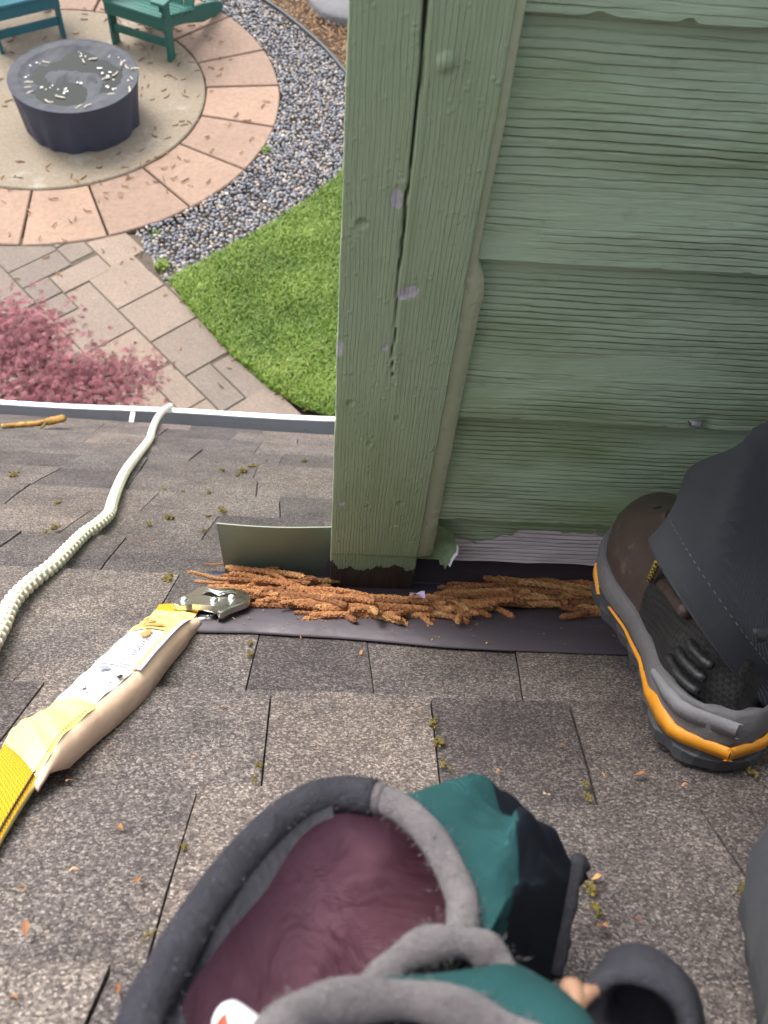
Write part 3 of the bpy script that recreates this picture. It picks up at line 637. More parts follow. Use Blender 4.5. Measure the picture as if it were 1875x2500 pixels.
# twig at the eave
tp = [on_roof(x, y, h) for x, y, h in [(3, 921, .012), (40, 918, .016), (80, 915, .02), (112, 909, .026), (140, 903, .036)]]
V, F = tube(spline(tp, 30), np.interp(np.linspace(0, 1, 30), [0, .6, .75, 1], [.006, .007, .010, .0085])*(1+.25*rng.random(30)), 9)
tw = obj('twig', V, F, MAT['twig'], smooth=True); tag(tw, 'short orange lichen coated twig lying at the gutter edge of the roof', 'twig')
V, F = tube([on_roof(100, 912, .024), on_roof(92, 922, .014), on_roof(85, 928, .008)], [.004, .003, .001], 7); obj('side_shoot', V, F, MAT['moss'], tw)
# ================================================================== ROPE
rp = [(780, 75), (755, 130), (727, 190), (712, 240), (655, 315), (600, 390), (565, 460), (535, 540), (520, 592), (470, 640), (400, 690), (330, 760), (250, 840), (160, 910), (80, 985), (38, 1050), (5, 1130)]
kk = .5124/1.1302; RR = .0088
pts = []
for i, (a, b) in enumerate(rp):
    x_, y_ = a*kk, 950/1.1302+b*kk
    if i == 0: continue
    if i == 1: pts.append(on_wall(x_, y_, eave_y(-.5)+.055)); continue
    pts.append(on_roof(x_, y_, .010+RR*.8))
L_ = lip(float(pts[0][0])); head = [np.array([L_[0]+.01, L_[1]+.035, L_[2]-.9]), np.array([L_[0]+.01, L_[1]+.03, L_[2]-.35]), np.array([L_[0]+.008, L_[1]+.028, L_[2]-.04]), np.array([L_[0]+.005, L_[1]+.005, L_[2]+.008+RR])]
e = pts[-1]; d = pts[-1]-pts[-3]; d /= np.linalg.norm(d)
xl, sl_ = xs(e); x2_, s2_ = xs(pts[-3]); tail = [RP(xl+(xl-x2_)*q_, sl_+(sl_-s2_)*q_, .010+RR) for q_ in (1, 2.2, 4)]
C = spline(head+pts+tail, 1500)
# even spacing
dl = np.r_[0, np.cumsum(np.linalg.norm(np.diff(C, axis=0), axis=1))]; n = int(dl[-1]/.0016); s_ = np.linspace(0, dl[-1], n)
C = np.c_[np.interp(s_, dl, C[:, 0]), np.interp(s_, dl, C[:, 1]), np.interp(s_, dl, C[:, 2])]
T, N, B = frames(C, (1, 0, 0)); k = 28; a = np.arange(k)*2*math.pi/k
pitch = .036; rows = []; ph = s_/pitch*2*math.pi
for i in range(n):
    b1 = np.cos(a*2-ph[i]*1.0); b2 = np.cos(a*2+ph[i]*1.0)
    r_ = RR*(.68+.46*np.sqrt(np.abs(np.sin(a*2+ph[i])*np.sin(a*2-ph[i]))))
    rows.append(C[i]+(np.cos(a)*r_)[:, None]*N[i]+(np.sin(a)*r_)[:, None]*B[i])
V, F = grid(rows, True, True, True)
fi = np.zeros(len(F), int)
for i in range(n-1):
    c = (ph[i]/2/(math.pi)) 
    if (s_[i] % .046) < .009:
        j0 = int((ph[i]/2+1.2)/(2*math.pi)*k) % k
        for j in (j0, (j0+1) % k, (j0+14) % k, (j0+15) % k): fi[i*k+j] = 1
ro = obj('rope', V, F, None, smooth=True, mats=[MAT['rope'], MAT['tracer']], fmi=fi); tag(ro, 'thick white braided rope with green flecks running over the gutter', 'rope')
# ================================================================== LANYARD with snap hook
def K4(a, b): return a*.3918/1.1302, 1350/1.1302+b*.3918/1.1302
tlp = [(-330, 1760), (-160, 1500), (0, 1240), (75, 1110), (160, 1040), (290, 975), (425, 845), (560, 720), (690, 600), (810, 490), (900, 420), (960, 372), (990, 325)]
trp = [(-190, 2190), (-20, 1830), (188, 1472), (290, 1310), (392, 1150), (560, 1000), (700, 885), (840, 772), (965, 625), (1090, 490), (1150, 440), (1212, 405), (1243, 352)]
hgt = [.010, .012, .018, .026, .031, .031, .031, .031, .031, .030, .026, .020, .017]
hb = [.009]*13
side = [.004, .004, .005, .006, .026, .028, .028, .028, .028, .027, .021, .012, .004]   # depth of the pack under the top face
lan = thing('lanyard', on_roof(200, 1560, .008), 'yellow shock absorbing lanyard in a clear sleeve with a steel snap hook', 'lanyard')
TL = spline([on_roof(*K4(*p), h) for p, h in zip(tlp, hgt)], 121); TR = spline([on_roof(*K4(*p), h) for p, h in zip(trp, hgt)], 121)
SD = np.interp(np.linspace(0, 12, 121), range(13), side)
nrm = np.array([0, S45, S45])
def strip(i0, i1, mat, name, parent=lan, lift=0, u0=0, u1=1, crown=.0025, thick=None, nseg=8, pillow=0):
    rows = []
    for i in range(i0, i1+1):
        t = (i-i0)/(i1-i0); row = []
        for q in np.linspace(u0, u1, nseg): row.append(TL[i]*(1-q)+TR[i]*q+nrm*(lift+crown*math.sin(q*math.pi)+.0008*math.sin(i*.7+q*5)*(pillow > 0)))
        rows.append(row)
    V, F = grid(rows); o = obj(name, V, F, mat, parent, smooth=True); return o, rows
def pack(i0, i1, mat, name, out=.004, parent=lan):
    rows = []
    for i in range(i0, i1+1):
        e = (TR[i]-TL[i]); e = e/np.linalg.norm(e); d = SD[i]; wob = .0005*math.sin(i*.35)
        row = [TL[i]+nrm*.0002, TL[i]-nrm*d*.25-e*(out*.5), TL[i]-nrm*d*.8-e*out*.4, TL[i]-nrm*d+e*.004, TR[i]-nrm*d-e*.003, TR[i]-nrm*d*.82+e*(out+wob), TR[i]-nrm*d*.30+e*(out*.9+wob), TR[i]+nrm*.0002]
        rows.append(row)
    rows = [np.array(r) for r in rows]
    V, F = grid(rows, True, True, True); return obj(name, V, F, mat, parent, smooth=True)
pack(22, 112, MAT['peach'], 'absorber_pack', .006)
pack(0, 22, MAT['sleeve'], 'webbing_back', .0006)
web, rows = strip(0, 24, MAT['web'], 'webbing', lift=.0005, crown=.001)
wr = np.array([[(t*.9, q) for q in np.linspace(0, 1, 8)] for t in np.linspace(0, .17/.9, 25)]).reshape(-1, 2)
at_ = web.data.attributes.new('UVw', 'FLOAT_VECTOR', 'POINT'); at_.data.foreach_set('vector', np.c_[wr[:, 0]*.95, wr[:, 1]*.06, wr[:, 0]*0].astype(np.float32).ravel())
strip(23, 54, MAT['sleeve'], 'clear_sleeve', lift=.001, crown=.003, pillow=1)
lab, _ = strip(53, 90, MAT['label'], 'label', lift=.0008, crown=.002, u0=0, u1=.90, pillow=1)
strip(89, 112, MAT['sleeve'], 'clear_sleeve', lift=.0012, crown=.003, pillow=1)
stw, rows = strip(111, 120, MAT['web'], 'webbing', lift=.0008, crown=.003)
wr = np.array([[(t, q) for q in np.linspace(0, 1, 8)] for t in np.linspace(0, .05, 10)]).reshape(-1, 2)
at_ = stw.data.attributes.new('UVw', 'FLOAT_VECTOR', 'POINT'); at_.data.foreach_set('vector', np.c_[wr[:, 0], wr[:, 1]*.06, wr[:, 0]*0].astype(np.float32).ravel())
# folded return of the hook end webbing
rows = []
for j in range(9):
    t = j/8; b = TL[120]*(1-t)+TR[120]*t; e = (TL[120]-TL[114]); e /= np.linalg.norm(e)
    rows.append([b+nrm*(.0012+.003*math.sin(t*3.14)), b+e*.006-nrm*.001, b+e*.008-nrm*.006, b+e*.004-nrm*.011, b-e*.02-nrm*.012])
V, F = grid(rows); lo = obj('webbing_loop', V, F, MAT['web'], lan, smooth=True)
a2 = lo.data.attributes.new('UVw', 'FLOAT_VECTOR', 'POINT'); a2.data.foreach_set('vector', np.array([(c*.006, r*.007, 0) for r in range(9) for c in range(5)], np.float32).ravel())
# stitches along the right edges
st = MB()
for i in range(0, 24):
    q = .93
    for f in (.0, .5):
        if i+f+.3 > 120: continue
        def pt(ii): 
            k_ = int(ii); fr = ii-k_; return (TL[k_]*(1-q)+TR[k_]*q)*(1-fr)+(TL[k_+1]*(1-q)+TR[k_+1]*q)*fr+nrm*.0022
        V, F = tube([pt(i+f), pt(i+f+.3)], .0009, 6, up=(0, 0, 1)); st.add(V, F)
st.build('stitching', MAT['stitch'], lan)
st = MB()
for i in range(24, 50, 1):
    q = .93; p0 = TL[i]*(1-q)+TR[i]*q+nrm*.0026; p1 = TL[i+1]*(1-q)+TR[i+1]*q+nrm*.0026
    V, F = tube([p0, p0*.5+p1*.5], .0005, 5); st.add(V, F)
st.build('stitching', MAT['stain'], lan)
vb, _ = strip(72, 104, MAT['violet'], 'stitch_band', lift=.0021, crown=0, u0=.93, u1=1.04, nseg=3)
vb, _ = strip(72, 104, MAT['web'] if 0 else MAT['sleeve'], 'yellow_band', lift=.0024, crown=0, u0=.86, u1=.93, nseg=3)
# stains under the sleeve and dark flecks
def lpt(i, q, lift=.003):
    k_ = int(min(119, i)); fr = i-k_; p = (TL[k_]*(1-q)+TR[k_]*q)*(1-fr)+(TL[k_+1]*(1-q)+TR[k_+1]*q)*fr
    return p+nrm*(lift+.002*math.sin(max(0, min(1, q))*math.pi))
def blot(i, q, ri, rq, mat, name, seed, lift=.0042):
    R = np.random.default_rng(seed); k = 14; V = [lpt(i, q, lift)]
    for j in range(k):
        a_ = j*2*math.pi/k; r = R.uniform(.55, 1.1); V.append(lpt(i+ri*r*math.cos(a_), q+rq*r*math.sin(a_), lift-.0006))
    obj(name, V, [(0, j+1, (j+1) % k+1) for j in range(k)], mat, lan)
blot(91.5, .45, 1.2, .42, MAT['stain'], 'stain', 1); blot(95, .3, 1.6, .16, MAT['stain'], 'stain', 2); blot(97, .12, 4.0, .06, MAT['stain'], 'stain', 12); blot(101, .3, 1.0, .14, MAT['stain'], 'stain', 3); blot(86.0, .52, 1.9, .13, MAT['stain'], 'stain', 4)
blot(66.5, .83, 1.2, .07, MAT['stitch'], 'dark_fleck', 5); blot(58, .47, .9, .055, MAT['stitch'], 'dark_fleck', 6); blot(69, .36, 1.0, .17, MAT['inkpale'], 'dark_fleck', 7); blot(63, .80, .5, .03, MAT['stitch'], 'dark_fleck', 8); blot(56, .76, .35, .025, MAT['stitch'], 'dark_fleck', 9)
# fold line across the label
V, F = grid([[lpt(71.3, q, .0042) for q in np.linspace(.02, .88, 9)], [lpt(71.9, q, .0042) for q in np.linspace(.02, .88, 9)]]); obj('label_fold', V, F, MAT['inkpale'], lan)
# printed label: 900lbs and rows of fine print
def text_mesh(txt):
    cu = bpy.data.curves.new('t', 'FONT'); cu.body = txt; cu.size = 1; cu.resolution_u = 3; o = bpy.data.objects.new('t', cu); COL.objects.link(o)
    dg = bpy.context.evaluated_depsgraph_get(); me = bpy.data.meshes.new_from_object(o.evaluated_get(dg)); bpy.data.objects.remove(o); return me
tm = text_mesh('900lbs'); tv = np.array([v.co[:] for v in tm.vertices]); tf = [list(p.vertices) for p in tm.polygons]
wx = tv[:, 0].max()
V = [lpt(83.2-10.2*(v_[0]/wx), .60+.155*v_[1]/.73, .0044) for v_ in tv]
obj('printed_text', V, tf, MAT['ink'], lan)
fp = MB()
for r in range(6):
    q = .07+.062*r; i = 89.0-r*.2
    while i > 74.5:
        Lw = random.uniform(.5, 1.6); 
        V, F = grid([[lpt(i, q, .0043), lpt(i, q+.016, .0043)], [lpt(max(74, i-Lw), q, .0043), lpt(max(74, i-Lw), q+.016, .0043)]]); fp.add(V, F); i -= Lw+.35
fp.build('fine_print', MAT['inkpale'], lan)
fp = MB()
for r in range(3):
    V, F = grid([[lpt(62-r*2.2, .1, .0043), lpt(62-r*2.2, .55, .0043)], [lpt(61.8-r*2.2, .1, .0043), lpt(61.8-r*2.2, .55, .0043)]]); fp.add(V, F)
fp.build('fine_print', MAT['inkpale'], lan)
# snap hook
def H4(a, b, h): return on_roof((300+a*.24112)/1.1302, (1400+b*.24112)/1.1302, h)
hook = None
def plate(pix, h, th, mat, name, parent, bev=.0008):
    V0 = np.array([H4(a, b, h) for a, b in pix]); c = V0.mean(0); q = c+(V0-c)*.965
    rows = [V0-nrm*th, V0-nrm*bev, q]; V, F = grid(rows, True, True, True); return obj(name, V, F, mat, parent)
big = [(515, 280), (600, 225), (700, 180), (800, 128), (845, 126), (870, 155), (820, 185), (835, 205), (900, 200), (950, 225), (1020, 215), (1100, 200), (1150, 182), (1095, 165), (1000, 165), (920, 172), (880, 150), (1000, 148), (1120, 152), (1220, 175), (1275, 205), (1288, 245), (1260, 275), (1215, 300), (1210, 262), (985, 385), (960, 350), (1005, 300), (960, 290), (700, 290), (600, 300), (520, 305)]
# body plate (solid), built as a ring strip around the throat so the hook stays open
outer = [(515, 292), (600, 230), (700, 182), (800, 128), (850, 126), (960, 146), (1080, 148), (1200, 168), (1265, 200), (1288, 240), (1270, 272), (1215, 300), (1090, 345), (985, 392), (930, 330), (800, 300), (640, 300)]
inner = [(800, 215), (815, 205), (825, 195), (835, 190), (850, 185), (930, 192), (1010, 180), (1090, 178), (1130, 190), (1145, 205), (1120, 222), (1075, 228), (1000, 232), (930, 236), (900, 232), (860, 222), (820, 218)]
O_ = np.array([H4(*p, .026) for p in cspline(np.array(outer, float), 68)]); I_ = np.array([H4(*p, .026) for p in cspline(np.array(inner, float), 68)])
rows = [I_-nrm*.007, I_-nrm*.0005, I_*.93+O_*.07, O_*.95+I_*.05, O_-nrm*.0008, O_-nrm*.007, I_-nrm*.007]
V, F = grid(rows, True); hook = obj('snap_hook', V, F, MAT['zinc'], lan, smooth=False)
# bent side flange with stamped rectangle
fl = [H4(985, 392, .0255), H4(1090, 345, .0255), H4(1215, 290, .0255)]; fb = [H4(985, 500, .012), H4(1090, 440, .012), H4(1215, 372, .012)]
rows = [[f for f in fl], [f for f in fb], [f-np.array([.0018, 0, 0]) for f in fb], [f-np.array([.0018, 0, 0])-nrm*.001 for f in fl]]
V, F = grid(rows, True); obj('hook_flange', V, F, MAT['zinc'], hook)
V, F = grid([[H4(770, 362, .019), H4(940, 392, .019), H4(990, 420, .018), H4(975, 500, .012)], [H4(775, 372, .018), H4(930, 402, .018), H4(970, 425, .017), H4(955, 498, .011)]]); obj('hook_flange', V, F, MAT['zinc'], hook)
# lock lever (narrow plate) and gate
lev = [(520, 285), (560, 275), (650, 285), (760, 288), (880, 292), (960, 285), (1000, 295), (995, 318), (930, 325), (820, 318), (700, 310), (640, 318), (560, 320), (515, 305)]
plate(lev, .030, .006, MAT['zinc'], 'lock_lever', hook)
V, F = tube(spline([H4(850, 150, .029), H4(900, 178, .029), H4(970, 200, .029), (H4(1050, 190, .029)), H4(1120, 182, .028)], 20), [.003]*20, 8); obj('gate', V, F, MAT['rivet'], hook, smooth=True)
V, F = tube([H4(690, 482, .012), H4(830, 462, .013), H4(940, 440, .014)], .0036, 10); obj('swivel_bar', V, F, MAT['rivet'], hook, smooth=True)
for (a, b, h) in [(622, 262, .031), (922, 268, .031), (1105, 238, .027)]:
    c = H4(a, b, h); rows = [[c+nrm*zq+r*(math.cos(t)*AXR[0]+math.sin(t)*AXR[1]) for t in np.arange(16)*math.pi/8] for r, zq in ((.0046, -.010), (.0048, -.001), (.0042, .0016), (.0025, .003), (.0006, .0034))]
    V, F = grid(rows, True, False, True); obj('rivet', V, F, MAT['rivet'], hook, smooth=True)
c = H4(925, 340, .016); rows = [[c+nrm*zq+.005*(math.cos(t)*AXR[0]+math.sin(t)*AXR[1]) for t in np.arange(14)*math.pi/7] for zq in (-.008, .010)]
V, F = grid(rows, True, True, True); obj('pivot_pin', V, F, MAT['zinc'], hook)
stm = MB()
for i in range(9):
    t = .35+.045*i; a = np.array(fl[0])*(1-t)+np.array(fl[2])*t; b = np.array(fb[0])*(1-t)+np.array(fb[2])*t
    for q in ((.3, .7) if i % 2 else (.35, .5)): pass
    p0 = a*.7+b*.3; p1 = a*.35+b*.65; off = np.array([.0006, -.0006, 0]); V, F = tube([p0+off, p1+off], .0005, 5); stm.add(V, F)
stm.build('stamped_marks', MAT['bootsole'], hook)
V, F = tube(spline([H4(735, 520, .006), H4(760, 545, .004), H4(755, 580, .004), H4(730, 590, .005)], 10), .0028, 7); obj('webbing_loop', V, F, MAT['stain'], lan, smooth=True)
# ================================================================== PERSON: boot and trousers
per = thing('person', RP(.32, -.49, 0), 'person in dark trousers and brown work boot kneeling beside the wall', 'person')
def make_boot(Hp, uax, wax, L, parent, full=True):
    u = uax/np.linalg.norm(uax); w_ = wax-u*(wax@u); w_ /= np.linalg.norm(w_); v = np.cross(w_, u)   # v points to the picture's left
    if v[0] > 0: v = -v
    tt = [0, .02, .05, .1, .2, .35, .5, .65, .75, .85, .92, .97, 1.0]
    hl = [0, .022, .032, .039, .042, .038, .043, .057, .060, .054, .041, .024, 0]
    hr = [0, .022, .032, .039, .042, .039, .040, .046, .048, .044, .035, .021, 0]
    def spring(t): return .012*max(0, t-.6)**2/.16
    n = 40
    tp = (1-np.cos(np.linspace(0, math.pi, n)))/2
    def outline(wl, u0=0, u1=1, sc=1.0, off=0.0, mod=None):
        out = []
        for side in (1, -1):
            for t in (tp if side == 1 else tp[::-1])[(0 if side == 1 else 1):(n if side == 1 else n-1)]:
                T_ = u0+(u1-u0)*t; base = np.interp(T_, tt, hl if side == 1 else hr)
                loc = max(0, 1-abs(2*t-1)**7)**.5; b = (base if u0 <= .001 and u1 > .99 else max(base, .02)*loc)*sc
                b += off*loc if t not in (0., 1.) else 0
                Tu = T_*L+(off*(2*t-1) if abs(2*t-1) > .95 else 0)
                if mod: b += mod(t, side)
                out.append(Hp+u*Tu+v*(side*b)+w_*(wl+spring(T_)))
        return np.array(out)
    # upper
    lv = [(.036, .004, .988, .97), (.050, .006, .99, .98), (.063, .008, .985, .97), (.075, .010, .965, .92), (.084, .012, .935, .84), (.091, .013, .89, .77), (.098, .014, .83, .73), (.106, .015, .76, .71), (.116, .016, .69, .71), (.128, .017, .61, .74)]
    rows = [outline(a, b, c, d) for a, b, c, d in lv]
    V, F = grid(rows, True, False, True); m_ = len(rows[0]); fi = []
    for i in range(len(rows)-1):
        for j in range(m_):
            t = (rows[i][j]-Hp)@u/L; fi.append(1 if (t < .46 and i < 9) or i > 10 else 0)
    fi.append(1)
    boot = obj('boot', V, F, None, parent, smooth=True, mats=[MAT['leather'], MAT['bootblack']], fmi=fi); boot['label'] = 'brown leather work boot with orange striped grey sole'
    # midsole with a wavy top line
    def mtop(t): return np.interp(t, [0, .1, .25, .4, .55, .7, .85, 1], [.058, .056, .046, .040, .042, .046, .048, .056])
    def lvl(fr, off):
        O = outline(0, 0, 1, 1, off); out = []
        for p in O:
            t = np.clip((p-Hp)@u/L, 0, 1); out.append(p+w_*(.020+(mtop(t)-.020)*fr))
        return np.array(out)
    rows = [lvl(0, .002), lvl(.15, .0045), lvl(.6, .0050), lvl(.92, .003), lvl(1.0, .0005), lvl(1.0, -.004)]
    V, F = grid(rows, True); obj('midsole', V, F, MAT['bootgrey'], boot, smooth=True)
    # outsole with lugs
    lug = lambda t, s_: .0035*(math.sin(t*62) > -.15)
    rows = [outline(.0, 0, 1, .96, -.002, lug), outline(.0, 0, 1, 1, .0, lug), outline(.011, 0, 1, 1, .003, lug), outline(.0125, 0, 1, 1, .0035), outline(.022, 0, 1, 1, .0045), outline(.022, 0, 1, 1, -.004)]
    V, F = grid(rows, True, True); obj('outsole', V, F, MAT['bootsole'], boot)
    # orange stripe on the side and round the heel
    def stripe(ts, side, lo, hi, name, mat, off=.0062):
        rows = []
        for t, a, b in zip(ts, lo, hi):
            base = np.interp(t, tt, hl if side == 1 else hr); kq = min(1, t/.02); off_ = off+.003*max(0, 1-t/.10); P0 = Hp+u*(t*L-off_*(1-kq))+v*(side*(base+off_*kq))+w_*spring(t)
            rows.append([P0+w_*a-v*side*.004, P0+w_*a, P0+w_*((a+b)/2)+v*side*.0006, P0+w_*b, P0+w_*b-v*side*.004])
        V, F = grid(rows); return obj(name, V, F, mat, boot, smooth=True)
    ts = np.r_[np.linspace(0, .06, 8)**1.0, np.linspace(.08, .60, 26)]
    lo = np.interp(ts, [0, .1, .2, .4, .6], [.019, .018, .017, .016, .020]); hi = np.interp(ts, [0, .05, .10, .15, .2, .3, .45, .6], [.030, .030, .034, .034, .027, .0215, .0195, .0215])
    stripe(ts, 1, lo, hi, 'orange_stripe', MAT['bootorange']); stripe(ts[:16], -1, lo[:16], hi[:16], 'orange_stripe', MAT['bootorange'])
    ts = np.linspace(.68, .76, 8); stripe(ts, 1, np.linspace(.017, .024, 8), np.linspace(.018, .036, 8), 'orange_stripe', MAT['bootorange'], .0066)
    ts = np.r_[np.linspace(0, .06, 8), np.linspace(.08, .20, 8)]; stripe(ts, 1, np.full(16, .0405), np.interp(ts, [0, .1, .2], [.054, .053, .046]), 'heel_counter', MAT['bootgrey2'], .0058)
    if not full: return boot
    # heel ribs
    for wl, t1 in ((.066, .17), (.078, .15), (.090, .13)):
        P = []
        for t in np.linspace(.035, t1, 12): P.append(Hp+u*(t*L)+v*(np.interp(t, tt, hl)*(.965 if wl < .07 else .90 if wl < .08 else .80)+.001)+w_*wl)
        V, F = tube(P, .0034, 8, up=w_); obj('heel_rib', V, F, MAT['bootblack'], boot, smooth=True)
    # collar padding rolls, laces
    for wl, t0, t1, mat in ((.094, .40, .56, 'leather'),):
        P = []
        for t in np.linspace(t0-.22, t1-.05, 12): P.append(Hp+u*(t*L)+v*(np.interp(t, tt, hl)*.80*math.sqrt(max(.15, 1-((t-.25)/.42)**2))+.001)+w_*(wl-.10*(t-.3)))
        V, F = tube(P, .006, 8, up=w_); obj('padding_roll', V, F, MAT[mat], boot, smooth=True)
    P = [Hp+u*(t*L)+v*(.041)+w_*z for t, z in ((.455, .080), (.445, .088), (.435, .096), (.425, .104))]
    V, F = tube(P, .0028, 7, up=w_); obj('lace', V, F, MAT['lace'], boot, smooth=True)
    # lace hooks / eyelet cuts on the instep
    for t, z, q in ((.60, .116, .027), (.665, .112, .025)):
        V, F = box(Hp+u*(t*L)+v*q+w_*z, np.array([u, v, w_]), (.018, .010, .007), .002); obj('eyelet', V, F, MAT['bootblack'], boot)
    # seam ridge across the quarter
    return boot
Hh = RP(.300, -.500, .008)
toe = on_wall(1398, 1112, -.045)
ua = toe-(Hh+nrm*.05); Lb = np.linalg.norm(ua)
ua = ua/Lb; wa = np.cross(np.array([1, 0, 0.]), ua); wa = wa if wa@nrm > 0 else -wa
Lb = min(Lb, .36)
make_boot(Hh, ua, wa, Lb, per)
# trousers, one continuous mesh per leg joined at the hips
def leg_rows(P, R, seed, folds=1.0, k=56, n=110, hem=True, up=(0, 0, 1)):
    C = spline(P, n); rr = np.interp(np.linspace(0, 1, n), np.linspace(0, 1, len(R)), R); T, N, B = frames(C, up); a = np.arange(k)*2*math.pi/k; rows = []
    ln = np.r_[0, np.cumsum(np.linalg.norm(np.diff(C, axis=0), axis=1))]
    for i in range(n):
        s = ln[i]; am = folds*(.085*math.exp(-s*3.0)+.022)
        f = 1+am*np.sin(a*2+s*24+seed)+am*.8*np.sin(a*3-s*38+seed*2)+am*.5*np.sin(a+s*60)+.05*folds*fbm(a*0+s*9, np.abs(a-math.pi)*1.2, seed, 3)
        f = f+folds*(.15*math.exp(-s*4.0)+.03)*(.6-1.6*np.abs(np.sin(s*44+2.1*np.sin(a+.4)+.7*np.sin(2*a+1)))**.5*(.55+.45*np.sin(a*1+s*9)))*min(1, s*16)
        rows.append(C[i]+(np.cos(a)*rr[i]*f)[:, None]*N[i]+(np.sin(a)*rr[i]*f)[:, None]*B[i])
    if hem:
        c = C[0]; r0 = np.array(rows[0]); ax = T[0]
        inn = [c+(r0-c)*.93+ax*.0, c+(r0-c)*.88+ax*.03, c+(r0-c)*.60+ax*.08]; lip_ = r0-ax*.002
        rows = inn[::-1]+[c+(r0-c)*.97-ax*.003, lip_]+rows
    return rows
anklec = at(1568, 1302, float(np.linalg.norm(Hh+ua*.11+wa*.085-CAM)))
sh = RC@np.array([.78, .56, .30]); sh /= np.linalg.norm(sh)
kn = anklec+sh*.43; hipR = RP(.62, -1.12, .34); hipL = RP(.42, -1.12, .36); kn2 = RP(.336, -.722, .087)
Ra = leg_rows([anklec-sh*.015, anklec+sh*.10, anklec+sh*.26, kn-np.array([.01, .03, 0]), kn*.5+hipR*.5+np.array([0, .02, .03]), hipR], [.098, .094, .088, .088, .098, .12], 1, up=(0, 0, 1))
sh2 = RP(.12, -1.09, .075)
Rb = leg_rows([sh2, RP(.226, -.885, .08), kn2+np.array([0, .01, -.005]), kn2*.55+hipL*.45+np.array([0, .03, .04]), hipL], [.062, .070, .080, .098, .12], 4, hem=True)
mb = MB()
V, F = grid(Ra, True, False, True); mb.add(V, F); V, F = grid(Rb, True, False, True); mb.add(V, F)
pel = (hipR+hipL)/2; V, F = tube(spline([hipR+np.array([.08, 0, 0]), hipR, pel, hipL, hipL-np.array([.06, 0, 0])], 12), np.interp(np.linspace(0, 4, 12), range(5), [.06, .12, .13, .12, .06]), 24, up=(0, 0, 1)); mb.add(V, F)
mb.build('trousers', MAT['trouser'], per, smooth=True)
# hem stitch line
C0 = anklec+sh*.012; T_, N_, B_ = sh, None, None
st = MB()
ring = np.array(Ra[5+4]); cen = ring.mean(0)
for j in range(0, 56):
    p0 = cen+(ring[j]-cen)*1.004; p1 = cen+(ring[(j+1) % 56]-cen)*1.004
    V, F = tube([p0, p0*.78+p1*.22], .0003, 5); st.add(V, F); V, F = tube([p0*.5+p1*.5, p0*.28+p1*.72], .0003, 5); st.add(V, F)
st.build('hem_stitching', MAT['bootgrey'], per)
# ================================================================== TOOL POUCH
rimA = [(300, 2240, .335), (372, 2080, .345), (452, 1950, .365), (545, 1832, .39), (640, 1748, .41), (735, 1716, .42), (845, 1735, .415), (925, 1800, .405), (975, 1885, .395), (1000, 1960, .385), (985, 2040, .37), (900, 2110, .35), (760, 2210, .335), (600, 2320, .325), (420, 2360, .325)]
A = cspline(np.array([at(*p) for p in rimA]), 90)
pch = thing('tool_pouch', on_roof(800, 2150, .008), 'teal canvas tool pouch with grey binding and open maroon lining', 'pouch')
eT, eB = at(1248, 1880, .53), at(1196, 2112, .485); eM = (eT+eB)/2; eN = nrm*.014
def endpt(j):
    t = j/90*15      # rim index
    # top of rim -> top end ; bottom of rim -> bottom end
    f = np.interp(t, [0, 3, 5.5, 8, 10.5, 13, 15], [.75, .25, .0, .35, .95, 1.0, .75]); side = 1 if 5.5 < t < 11.5 else -1
    return eT*(1-f)+eB*f+eN*side*math.sin(f*math.pi)
En = np.array([endpt(j) for j in range(90)])
def shell(off, nt_=18, t0=0., t1=1.):
    rows = []
    for t in np.linspace(t0, t1, nt_):
        row = []
        cA = A.mean(0)
        for j in range(90):
            P = A[j]*(1-t)+En[j]*t; q = j/90*15; under = np.interp(q, [0, 2, 4.5, 5.5, 11, 12.5, 15], [1, 1, .6, 0, 0, 1, 1])
            h = P@nrm; P = P-nrm*(h-.014)*under*math.sin(math.pi*min(1, t*1.0))**.8*.95
            out = np.interp(q, [5, 6, 8, 10.5, 11.5], [0, 1, 1, 1, 0]); P = P+nrm*.020*out*math.sin(math.pi*t)*(1+.25*math.sin(q*3+t*6))
            P = P+nrm*.011*fbm(np.array(q*1.7), np.array(t*5.), 5, 3)*2*math.sin(math.pi*t)
            c = (cA*(1-t)+eM*t); dd = P-c; dd /= np.linalg.norm(dd)+1e-9
            row.append(P+dd*off*(1-t*.6)*min(1, .15+t*5))
        rows.append(np.array(row))
    return rows
rows = shell(.0065, 30); V, F = grid(rows, True); 
fi = [1 if i > 11+2*math.sin(j*.2) else 0 for i in range(29) for j in range(90)]
obj('outer_shell', V, F, None, pch, smooth=True, mats=[MAT['teal'], MAT['navy']], fmi=fi)
rows = shell(-.008, 40, 0, .95); V, F = grid(rows, True); obj('lining', V, F, MAT['maroon'], pch, smooth=True)
def seg(j0, j1, r, mat, name, flat=1.0, parent=None):
    P = np.array([A[j % 90] for j in range(j0, j1+1)]); V, F = tube(P, r*(1+.12*np.array([fbm(np.array(j*.35), np.array(2.), 3, 3) for j in range(j0, j1+1)])), 14, up=nrm); return obj(name, V, F, mat, parent or pch, smooth=True)
seg(34, 64, .0062, MAT['binding'], 'binding'); seg(64, 92+32, .0078, MAT['bindingd'], 'binding'); seg(31, 35, .0068, MAT['binding'], 'binding')
# wide dark band inside the left of the rim
rows = []
for j in range(-26, 30):
    a0 = A[j % 90]; b0 = A[j % 90]*.90+En[j % 90]*.10; c = A.mean(0); d = c-a0; d /= np.linalg.norm(d)
    rows.append([a0+d*.002+nrm*.003, a0+d*.007+nrm*.002, a0*.97+b0*.03+d*.012, a0*.93+b0*.07+d*.014])
V, F = grid(rows); obj('inner_band', V, F, MAT['bindingd'], pch, smooth=True)
